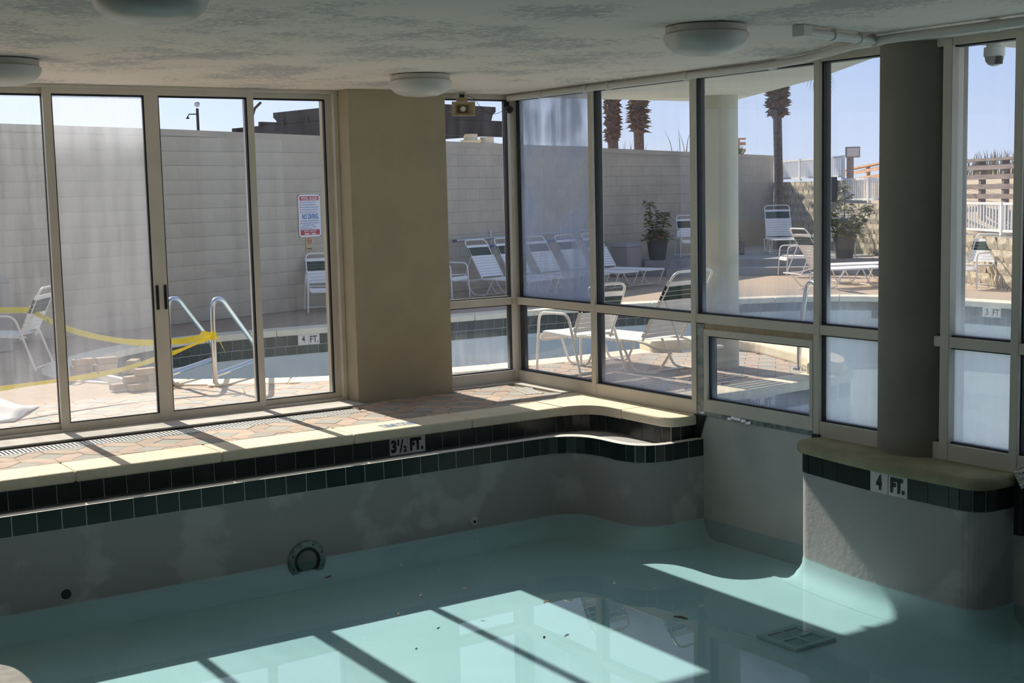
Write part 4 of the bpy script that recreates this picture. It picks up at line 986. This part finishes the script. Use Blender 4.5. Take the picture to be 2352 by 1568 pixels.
# ---------------------------------------------------------------- palms
def palm(x, y, z0, zt, r, label, skirt0, boots=1.0, fat=1.0, seed=1, lean=0.):
    rnd = random.Random(seed); r_ = tag(empty('palm_tree', (x, y, z0)), label, 'palm tree', 'palms beyond the terrace')
    h = zt-z0; MB().tube([(.04*math.sin(k*.8), .03*math.cos(k*.5), h*k/8) for k in range(9)], [r*(1.12 if k == 0 else 1) for k in range(9)], 14).build('trunk', m_bark, r_, True)
    mb_ = MB(); z = skirt0-z0
    while z < h+.05:
        f = min(1, (z-(skirt0-z0))/.35+.35)
        for kk in range(13):
            a = kk*math.tau/13+rnd.uniform(-.2, .2)+z*3; rr = r*fat*(.9+.25*f); ca_, sa_ = math.cos(a), math.sin(a); tx, ty = -sa_, ca_
            zz = z+rnd.uniform(-.04, .04); L = rnd.uniform(.05, .13)*boots; up_ = rnd.uniform(-.05, .10); wv = rnd.uniform(.035, .06)*fat
            b0 = Vector((ca_*rr*.7, sa_*rr*.7, zz-.06)); b1 = Vector((ca_*rr, sa_*rr, zz)); tip = Vector((ca_*(rr+L), sa_*(rr+L), zz+up_-.03)); t_ = Vector((tx, ty, 0))*wv
            mb_.add([b0-t_, b0+t_, b1+t_*.8+Vector((0,0,.035)), b1-t_*.8+Vector((0,0,.035)), tip, b1-Vector((0,0,.03))], [(0,1,5),(0,5,3),(1,2,5),(3,5,4),(2,4,5),(2,3,4),(0,3,2,1)])
        z += .085
    mb_.build('leaf_boots', m_boot, r_)
    for kk in range(18):                                          # fronds
        a = kk*math.tau/18+rnd.uniform(-.1, .1); dr = rnd.uniform(.2, 1.25); L = rnd.uniform(.9, 1.25)
        fm = MB(); pts = []
        for q in range(5):
            s = q/4; pts.append(Vector((math.cos(a)*L*s, math.sin(a)*L*s, h+.45+.45*s-dr*1.0*s*s)))
        fm.tube(pts, [.016*(1-.8*q/4) for q in range(5)], 4)
        e = pts[-1]; d0 = (pts[-1]-pts[-2]).normalized(); sd = Vector((-math.sin(a), math.cos(a), 0))
        for q in range(15):
            th = (q/14-.5)*2.5; dv = (d0*math.cos(th)+sd*math.sin(th)).normalized()*.62*(1-.25*abs(q/14-.5)); dv.z -= .22
            w_ = sd*math.cos(th)*.018+d0*-math.sin(th)*.018
            fm.add([e-w_, e+w_, e+dv*.7+w_*.5, e+dv*1.02-Vector((0,0,.08)), e+dv*.7-w_*.5], [(0,1,2,4),(4,2,3)])
        fm.build('frond', m_frond, r_)
palm(15.6, 18.45, .0, 5.7, .145, 'left of the two shaggy palm trunks above the wall', 3.05, 1.0, 1.1, 3)
palm(14.9, 16.5, .0, 5.6, .13, 'right of the two shaggy palm trunks above the wall', 3.2, 1.5, 1.3, 5)
palm(15.5, 12.25, .28, 4.85, .10, 'slender palm growing in front of the wall corner', 3.35, 1.3, 1.75, 8)
# grasses and shrubs above the wall
rnd = random.Random(4)
def grass(x, y, z, label, n=26, hh=.5, sp=.6, mt_=None, name='sea_oats'):
    mb_ = MB()
    for _ in range(n):
        a = rnd.uniform(0, math.tau); q = rnd.uniform(0, sp); bx_, by_ = math.cos(a)*q, math.sin(a)*q; h_ = hh*rnd.uniform(.4, 1.0); lx, ly = rnd.uniform(-.25, .25)*h_, rnd.uniform(-.25, .25)*h_; w_ = .007
        mb_.add([(bx_-w_, by_+w_, 0), (bx_+w_, by_-w_, 0), (bx_+lx*.4+w_*.8, by_+ly*.4-w_*.8, h_*.6), (bx_+lx*.4-w_*.8, by_+ly*.4+w_*.8, h_*.6), (bx_+lx, by_+ly, h_)], [(0,1,2,3),(3,2,4)])
    o_ = mb_.build(name, mt_ or m_grass); o_.location = (x, y, z); return tag(o_, label, 'grass')
def shrub(x, y, z, r, label):
    r_ = tag(empty('yucca_shrub', (x, y, z)), label, 'shrub'); mb_ = MB()
    for _ in range(70):
        a = rnd.uniform(0, math.tau); e = rnd.uniform(.1, 1.4); L = r*rnd.uniform(.7, 1.1); d = Vector((math.cos(a)*math.cos(e), math.sin(a)*math.cos(e), math.sin(e))); sd = Vector((-math.sin(a), math.cos(a), 0))*.02
        mb_.add([-sd*.6, sd*.6, d*L*.6+sd, d*L, d*L*.6-sd], [(0,1,2,4),(4,2,3)])
    mb_.build('foliage', mat('yucca_leaf', (.10, .14, .04), .6, col2=(.25, .22, .07), vscale=6), r_); MB().tube([(0,0,-.6), (0,0,.1)], .05, 8).build('stem', m_bark, r_, True)
grass(16.6, 19.2, 2.3, 'tall thin sea oats behind the left palm trunk', 26, .8); grass(15.9, 15.4, 2.25, 'tall thin sea oats right of the second palm trunk', 22, 1.15, .7); grass(17.0, 16.6, 2.25, 'short sea oats between the yucca shrubs', 30, .6, .8)
shrub(16.75, 15.75, 2.5, .35, 'low green shrub above the wall right of the sea oats'); shrub(17.5, 15.6, 2.45, .33, 'low green shrub above the wall beside the window mullion')
for i, (x, y) in enumerate(((17.2, 8.8), (16.6, 7.4), (16.0, 6.2), (15.4, 5.0), (18.4, 10.0))):
    grass(x, y, 1.85, ['brown dune grass above the far end of the boardwalk', 'brown dune grass above the middle of the boardwalk', 'brown dune grass above the near boardwalk cap', 'brown dune grass at the right window edge', 'brown dune grass behind the round column'][i], 60, .55, .8, None, 'dune_grass')

# ---------------------------------------------------------------- furniture prototypes (front faces local +Y)
TR = .0125
def strap_mesh(w_, wide, mt_, th=.006):
    mb_ = MB(); n = 6; hw = wide/2; vs = []; prof = []
    pts = [(-w_/2-.016, -.012), (-w_/2-.012, .008), (-w_/2+.03, .012), (0, .006), (w_/2-.03, .012), (w_/2+.012, .008), (w_/2+.016, -.012)]
    for x, z in pts: vs += [(x, -hw, z), (x, hw, z), (x, hw, z-th), (x, -hw, z-th)]
    fs = []
    for i in range(len(pts)-1): fs += [(i*4+j, i*4+(j+1) % 4, (i+1)*4+(j+1) % 4, (i+1)*4+j) for j in range(4)]
    fs += [(0,3,2,1), tuple(len(pts)*4-4+j for j in range(4))]
    return mb_.add(vs, fs).mesh('strap', mt_)
SM = {}
def straps(root, w_, y0, z0, y1, z1, cols, wide, par=None):
    d = Vector((0, y1-y0, z1-z0)); L = d.length; d.normalize(); n = len(cols); a = math.atan2(d.z, d.y)
    for i, c in enumerate(cols):
        if c is None: continue
        key = (w_, wide, c.name)
        if key not in SM: SM[key] = strap_mesh(w_, wide, c)
        o_ = mk('strap', SM[key], par or root); s = L*(i+.5)/n; o_.location = (0, y0+d.y*s, z0+d.z*s); o_.rotation_euler = (a, 0, 0)
def tubeo(root, name, pts, r=TR, rad=.05, n=8, par=None):
    return MB().tube(fillet(pts, [0]+[rad]*(len(pts)-2)+[0], 5), r, n).build(name, m_tube, par or root, True)
def make_chair():
    r = empty('strap_armchair'); wv = .46; hw = wv/2
    W_, G_, K_ = m_strap, m_strapg, m_strapb
    tubeo(r, 'back_frame', [(-hw,-.20,.34), (-hw,-.44,.86), (hw,-.44,.86), (hw,-.20,.34)], rad=.09)
    tubeo(r, 'seat_frame', [(-hw,-.26,.36), (-hw,.24,.385), (-hw,.29,.31), (hw,.29,.31), (hw,.24,.385), (hw,-.26,.36)], rad=.04)
    for s in (-1, 1):
        x = s*(hw+.028)
        tubeo(r, 'arm_leg', [(x*1.08,.30,.012), (x,.27,.58), (x,-.16,.585), (x*1.08,-.36,.012)], rad=.09)
    MB().tube([(-hw-.03,-.345,.04), (hw+.03,-.345,.04)], .010, 8).build('rear_stretcher', m_tube, r, True)
    straps(r, wv, -.20, .372, .245, .392, [W_]*7, .054)
    straps(r, wv, .262, .375, .285, .315, [W_], .05)
    straps(r, wv, -.228, .415, -.405, .79, [W_, W_, W_, W_, G_, G_, G_, W_], .046)
    return r
def make_chaise():
    r = empty('chaise_lounge'); wv = .58; hw = wv/2; zs = .31
    W_, G_, K_ = m_strap, m_strapg, m_strapb
    tubeo(r, 'seat_frame', [(-hw,-.55,zs-.05), (-hw,-.2,zs-.05), (-hw,-.05,zs), (-hw,1.25,zs), (hw,1.25,zs), (hw,-.05,zs), (hw,-.2,zs-.05), (hw,-.55,zs-.05)], rad=.07)
    MB().tube([(-hw,-.55,zs-.05), (hw,-.55,zs-.05)], TR, 8).build('rear_bar', m_tube, r, True)
    tubeo(r, 'back_frame', [(-hw+.02,.0,zs), (-hw+.02,-.46,zs+.70), (hw-.02,-.46,zs+.70), (hw-.02,.0,zs)], rad=.09)
    for s in (-1, 1):
        x = s*(hw-.01)
        tubeo(r, 'leg', [(x,-.42,zs-.06), (x,-.22,.014), (x,.10,.014), (x,.30,zs)], rad=.06)
        tubeo(r, 'leg', [(x,.62,zs), (x,.80,.014), (x,1.08,.014), (x,1.22,zs)], rad=.06)
        tubeo(r, 'prop', [(s*(hw-.05),-.30,zs+.42), (s*(hw-.05),-.52,zs-.05)], r=.009)
    MB().tube([(-hw,-.06,.014), (hw,-.06,.014)], .010, 8).build('stretcher', m_tube, r, True); MB().tube([(-hw,.94,.014), (hw,.94,.014)], .010, 8).build('stretcher', m_tube, r, True)
    straps(r, wv, .04, zs+.006, 1.22, zs+.006, [W_]*18, .056)
    straps(r, wv-.04, -.02, zs+.04, -.40, zs+.612, [W_]*8+[G_]*3+[W_], .050)
    return r
chair0, chaise0 = make_chair(), make_chaise(); used = {}
def rz_of(fx, fy): return math.atan2(-fx, fy)
def put(proto, x, y, f, label, group, z=0., sc_=1.0):
    o_ = proto if not used.get(proto.name) else copy_tree(proto)
    used[proto.name] = 1
    o_.location = (x, y, z); o_.rotation_euler = (0, 0, rz_of(*f)); o_.scale = (sc_,)*3
    return tag(o_, label, 'chair' if proto is chair0 else 'lounge chair', group)
GC, GL = 'white strap armchairs outdoors', 'white strap chaise lounges outdoors'
put(chair0, .80, .12, (-.06, 1), 'white strap armchair just outside the fogged corner window, seen from behind', GC)
put(chaise0, 1.43, -.36, (-.08, 1), 'white chaise lounge on the terrace just outside the clear window, seen from behind', GL, 0., .96)
put(chair0, -3.45, 4.36, (-.83, .55), 'white strap armchair with yellow tape tied to its back, left of the ladder', GC)
put(chair0, 2.10, 8.30, (-.35, -.94), 'white strap chair against the wall directly under the pool rules sign', GC)
put(chair0, 2.80, 8.62, (-.35, -.94), 'white strap chair half hidden by the door jamb, right of the sign', GC)
put(chair0, 4.62, 8.95, (.45, -.9), 'white strap armchair beside the olive pier edge, in front of the wall poles', GC)
put(chaise0, 5.56, 8.96, (.2, -.97), 'white chaise lounge seen whole through the narrow corner window', GL, 0., .92)
put(chaise0, 6.24, 9.1, (.2, -.97), 'white chaise lounge whose back shows at the corner post', GL, 0., .92)
put(chaise0, 6.98, 9.25, (.2, -.97), 'white chaise lounge veiled by the fog left in the window', GL, 0., .92)
put(chaise0, 7.74, 9.4, (.2, -.97), 'white chaise lounge showing through the fog at the window centre', GL, 0., .92)
put(chaise0, 8.50, 9.6, (.2, -.97), 'white chaise lounge with its foot end in front of the taupe bin', GL, 0., .92)
put(chaise0, 10.15, 5.85, (.95, -.25), 'white chaise lounge at the far pool edge, behind the mullion', GL)
put(chaise0, 12.2, 6.2, (-.85, .35), 'white chaise lounge stretched out in front of the big potted plant', GL)
put(chair0, 12.15, 8.35, (-.75, .4), 'white strap armchair partly behind the mullion below the raised terrace', GC)
put(chair0, 13.95, 8.95, (-.6, -.7), 'white strap chair on the raised terrace left of the big potted plant', GC, .29)
put(chaise0, 14.4, 11.1, (-.62, -.78), 'white chaise lounge on the raised terrace under the slender palm', GL, .29)
put(chair0, 11.95, 11.2, (-.5, -.86), 'white strap chair on the raised terrace right of the red flowered plant', GC, .29)
put(chair0, 11.62, 3.92, (-1, -.05), 'white strap chair throwing a shadow on the split face wall at right', GC)

# ---------------------------------------------------------------- planters, bins
def planter(x, y, z, label, h=.42, r=.21, fol=(((0,0),.75,.28),), seed=1, leaf=None, flowers=False, n=640):
    rn_ = random.Random(seed); r_ = tag(empty('potted_plant', (x, y, z)), label, 'plant')
    pot_ = MB().lathe([(r*.72, 0), (r*.98, h*.92), (r*1.06, h*.92), (r*1.06, h), (r*.92, h), (r*.9, h-.04)], n=24).build('pot', m_pot, r_, True)
    MB().lathe([(r*.9, h-.05), (.01, h-.03)], n=20).build('soil', m_soil, pot_)
    mb_ = MB(); sm = MB()
    for (cx, cy), hh, rr in fol:
        sm.tube([(cx*.3, cy*.3, h-.05), (cx*.7, cy*.7, h+hh*.4), (cx, cy, h+hh*.95)], .010, 5)
        for _ in range(n//len(fol)):
            a = rn_.uniform(0, math.tau); t_ = rn_.uniform(0, 1); q = rr*(1-.72*t_)*math.sqrt(rn_.random()); L = rn_.uniform(.07, .125)
            c = Vector((cx*t_+math.cos(a)*q, cy*t_+math.sin(a)*q, h+hh*t_-.02)); d = Vector((math.cos(a), math.sin(a), rn_.uniform(-.6, .5))).normalized(); sd = d.cross(Vector((rn_.uniform(-.3,.3), rn_.uniform(-.3,.3), 1))).normalized()*L*.45
            mb_.add([c, c+d*L*.5+sd, c+d*L+Vector((0,0,-.01)), c+d*L*.5-sd], [(0,1,2,3)])
    tag(mb_.build('foliage', leaf or m_leaf, r_), kind='stuff'); sm.build('stem', m_bark, r_, True)
    if flowers:
        for kk in range(5): MB().lathe([(.004,-.02),(.028,0),(.02,.02),(.004,.025)], (rn_.uniform(-.15,.1), -.15+rn_.uniform(-.06,.06), h+rn_.uniform(.02,.10)), 8).build('flower', m_signr, r_, True)
    return r_
planter(10.86, 10.98, .29, 'potted plant with red flowers beside the taupe bin', .42, .22, (((-.14,.08),.78,.22), ((.14,-.1),.58,.2), ((0,0),.2,.36)), 2, flowers=True)
planter(13.30, 8.22, .29, 'tall bushy plant in a dark pot, sunlit in front of the split face wall', .44, .225, (((0,0),1.0,.26), ((-.34,.2),.55,.2), ((.36,-.3),.6,.24), ((.1,-.1),.25,.42)), 6, n=900)
planter(13.6, 11.8, .29, 'small dark potted shrub in the shade behind the palm trunk', .25, .14, (((0,0),.4,.25),), 9, m_leafd, n=160)
tag(MB().lathe([(.05,0),(.06,.02),(.06,.28),(.05,.3)], (0,0,0), 14).build('dark_canister', m_pot, None, True), 'dark canister on the raised terrace left of the palm lounge chair', 'canister').location = (13.15, 10.95, .29)
def bin_(x, y, rz, label, w_=.46, h=.66):
    r_ = tag(empty('waste_bin', (x, y, 0), rz), label, 'bin'); b = MB().box(-w_/2, w_/2, -w_/2, w_/2, 0, h*.88).build('body', m_bin, r_); bevel(b, .012)
    l_ = MB().add([(-w_/2-.02,-w_/2-.02,h*.88),(w_/2+.02,-w_/2-.02,h*.88),(w_/2+.02,w_/2+.02,h*.88),(-w_/2-.02,w_/2+.02,h*.88),(-w_*.34,-w_*.34,h),(w_*.34,-w_*.34,h),(w_*.34,w_*.34,h),(-w_*.34,w_*.34,h)], [(0,3,2,1),(4,5,6,7),(0,1,5,4),(1,2,6,5),(2,3,7,6),(3,0,4,7)]).build('lid', m_bin, r_); bevel(l_, .02)
    MB().box(-w_*.4, w_*.4, -w_/2-.006, -w_/2, h*.08, h*.8).build('door', m_bin, r_)
bin_(10.22, 11.2, math.radians(12), 'taupe square bin beside the flowering pot, against the wall'); bin_(-3.27, 6.42, math.radians(20), 'taupe square bin against the wall at the left edge', .5, .92)

# ---------------------------------------------------------------- figure-4 hand rails and tape
def rail(base, d, label):
    d = Vector((d[0], d[1], 0)).normalized(); r_ = tag(empty('pool_handrail', (base[0], base[1], 0)), label, 'handrail', 'stainless pool handrails')
    pr_ = lambda a, z: tuple(d*a)[:2]+(z,)
    top = fillet([pr_(0,-.02), pr_(0,.60), pr_(.02,.80), pr_(.20,.80), pr_(.86,.29), pr_(.90,.13), pr_(.0,.10)], [0,.1,.16,.16,.10,.06,0], 8)
    MB().tube(top, .0245, 14).build('tube', m_chrome, r_, True)
    MB().lathe([(.075, .003), (.072, .014), (.03, .022), (.026, .03)], n=24).build('flange', m_coping, r_, True)
    return r_
rail((-2.25, 1.69), (.75, .66), 'right stainless hand rail with yellow tape tied around its post')
rail((-2.53, 2.10), (.75, .66), 'left stainless hand rail mostly behind the door stile')
sr = tag(empty('step_handrail', (2.12, -1.69, 0.0)), 'single bright stainless step rail standing on the terrace edge beside the mullion', 'handrail')
MB().tube(fillet([(0,0,0), (.0,0,.5), (.08,.06,.86), (.2,.3,.84), (.3,.5,.3), (.3,.5,.0)], [0,.2,.14,.12,.2,0], 6), .022, 12).build('tube', m_chrome, sr, True)
for q in ((0,0), (.3,.5)): MB().lathe([(.06, 0), (.055, .02), (.024, .028)], (q[0], q[1], .0), 16).build('flange', m_chrome, sr, True)
def ribbon(pts, w_, label, name='caution_tape', twist=0.):
    pts = catmull(pts, 8); mb_ = MB(); vs = []; c = pts[0].copy(); n = len(pts)
    for i, p in enumerate(pts):
        a = twist*math.sin(i*.35); v = Vector((.15*math.sin(a), -.5*math.sin(a), math.cos(a)))*w_/2
        vs += [p+v-c, p-v-c, p-v-c+Vector((.002,.003,0)), p+v-c+Vector((.002,.003,0))]
    mb_.add(vs, [(i*4+j, i*4+(j+1) % 4, i*4+4+(j+1) % 4, i*4+4+j) for i in range(n-1) for j in range(4)])
    o_ = mb_.build(name, m_tape); o_.location = c; return tag(o_, label, 'tape')
ribbon([(-3.26,4.14,.62),(-3.02,3.5,.44),(-2.70,2.8,.36),(-2.46,2.1,.40),(-2.275,1.69,.47)], .06, 'yellow caution tape sagging from the chair back to the hand rail', twist=.5)
ribbon([(-2.275,1.68,.46),(-2.7,1.62,.34),(-3.3,1.5,.24),(-4.1,1.26,.23),(-5.2,.95,.22)], .05, 'yellow caution tape sloping down from the hand rail to the left', twist=.9)
ribbon([(-3.28,4.17,.63),(-3.6,4.5,.63),(-4.1,5.1,.62),(-4.8,5.8,.6)], .06, 'yellow caution tape running left from the chair back')
kn = tag(empty('tape_knot', (-2.25, 1.69, .47)), 'yellow tape knot with loose end on the hand rail post', 'tape')
MB().lathe([(.028,-.035),(.034,-.01),(.031,.02),(.027,.035)], n=12).build('loop', m_tape, kn, True)
MB().add([(.02,-.03,.02),(.03,-.02,-.02),(.10,.0,-.15),(.13,.02,-.20),(.11,.04,-.13),(.03,0,.02)], [(0,1,2,5),(5,2,3,4)]).build('tail', m_tape, kn); MB().add([(-.02,-.03,.03),(-.12,-.05,.06),(-.15,-.05,.03),(-.03,-.03,.0)], [(0,1,2,3)]).build('tail', m_tape, kn)
kb = tag(MB().lathe([(.03,-.05),(.045,0),(.03,.05)], n=10).build('tape_knot', m_tape, None, True), 'yellow tape bunched around the back of the left chair', 'tape'); kb.location = (-3.25, 4.14, .62)
# loose bricks
bm_ = MB().box(-.10, .10, -.05, .05, 0, .06).mesh('loose_paver', m_brick)
spots = [(-3.05,3.18,0,.1),(-2.82,3.14,0,.15),(-3.05,3.2,.062,.0),(-2.82,3.15,.062,.1),(-3.03,3.2,.124,.1),(-2.81,3.16,.124,.05),(-2.55,3.25,0,.9),(-2.50,3.28,.062,1.0),
         (-3.02,2.05,0,.1),(-2.80,2.02,0,.1),(-2.90,1.91,0,.1),(-2.90,2.03,.062,.2),(-2.69,2.03,.062,.1),(-2.80,2.01,.124,.1)]
for i, (x, y, z, a) in enumerate(spots):
    o_ = mk('loose_paver', bm_); o_.location = (x, y, z+.001); o_.rotation_euler = (0,0,a); bevel(o_, .006)
    g_ = 'far' if i < 6 else ('mid' if i < 8 else 'near')
    tag(o_, {'far': 'terracotta paver in the farther loose pile at the pool edge', 'mid': 'terracotta paver lying by the pool between the two piles', 'near': 'terracotta paver in the nearer loose pile beside the door stile'}[g_], 'brick', {'far': 'farther loose paver pile', 'mid': 'pavers between the piles', 'near': 'nearer loose paver pile'}[g_])
tag(MB().obox((0,0,0), (.05,-.42,0), (.03,.003,0), (0,0,.03)).build('edge_strip', m_tube), 'pale edging strip lying across the broken paving', 'strip').location = (-2.93, 2.64, .032)
# crumpled white sheet at lower left
rn_ = random.Random(12); vs = []; nx, ny = 16, 12
for i in range(nx):
    for j in range(ny):
        x, y = -.75+i*.085, -.5+j*.09; e = min(1, max(0, 1-(x/.55)**2-(y/.55)**2)) if x > 0 else min(1, max(0, 1-(y/.55)**2))
        vs.append((x, y*(1-.4*max(0, x)), .012+.16*e*rn_.uniform(.6, 1.1)))
sh = MB().add(vs, [(i*ny+j, (i+1)*ny+j, (i+1)*ny+j+1, i*ny+j+1) for i in range(nx-1) for j in range(ny-1)]).build('plastic_sheet', m_sheet, None, True); sh.location = (-4.55, 1.42, 0); sh.rotation_euler = (0,0,-.5)
so = sh.modifiers.new('solid', 'SOLIDIFY'); so.thickness = .004
tag(sh, 'crumpled white plastic sheet on the paving at the left edge', 'sheet')
# dome camera under the overhang
dc = tag(empty('dome_camera', (.32, -4.88, ZS)), 'white dome security camera under the overhang at right', 'camera'); dc.scale = (.8, .8, .75)
MB().lathe([(.055, 0), (.06, -.02), (.06, -.05), (.078, -.055), (.08, -.12), (.074, -.13)], n=32).build('housing', m_white_pl, dc, True)
MB().lathe([(.072, -.128), (.066, -.165), (.045, -.195), (.015, -.207), (.002, -.208)], n=32).build('dome', mat('smoked_dome', (.32, .31, .30), .1), dc, True)
MB().lathe([(.03, -.03), (.032, .03)], (-.02,-.055,-.165), 12).build('lens', m_black, dc, True)
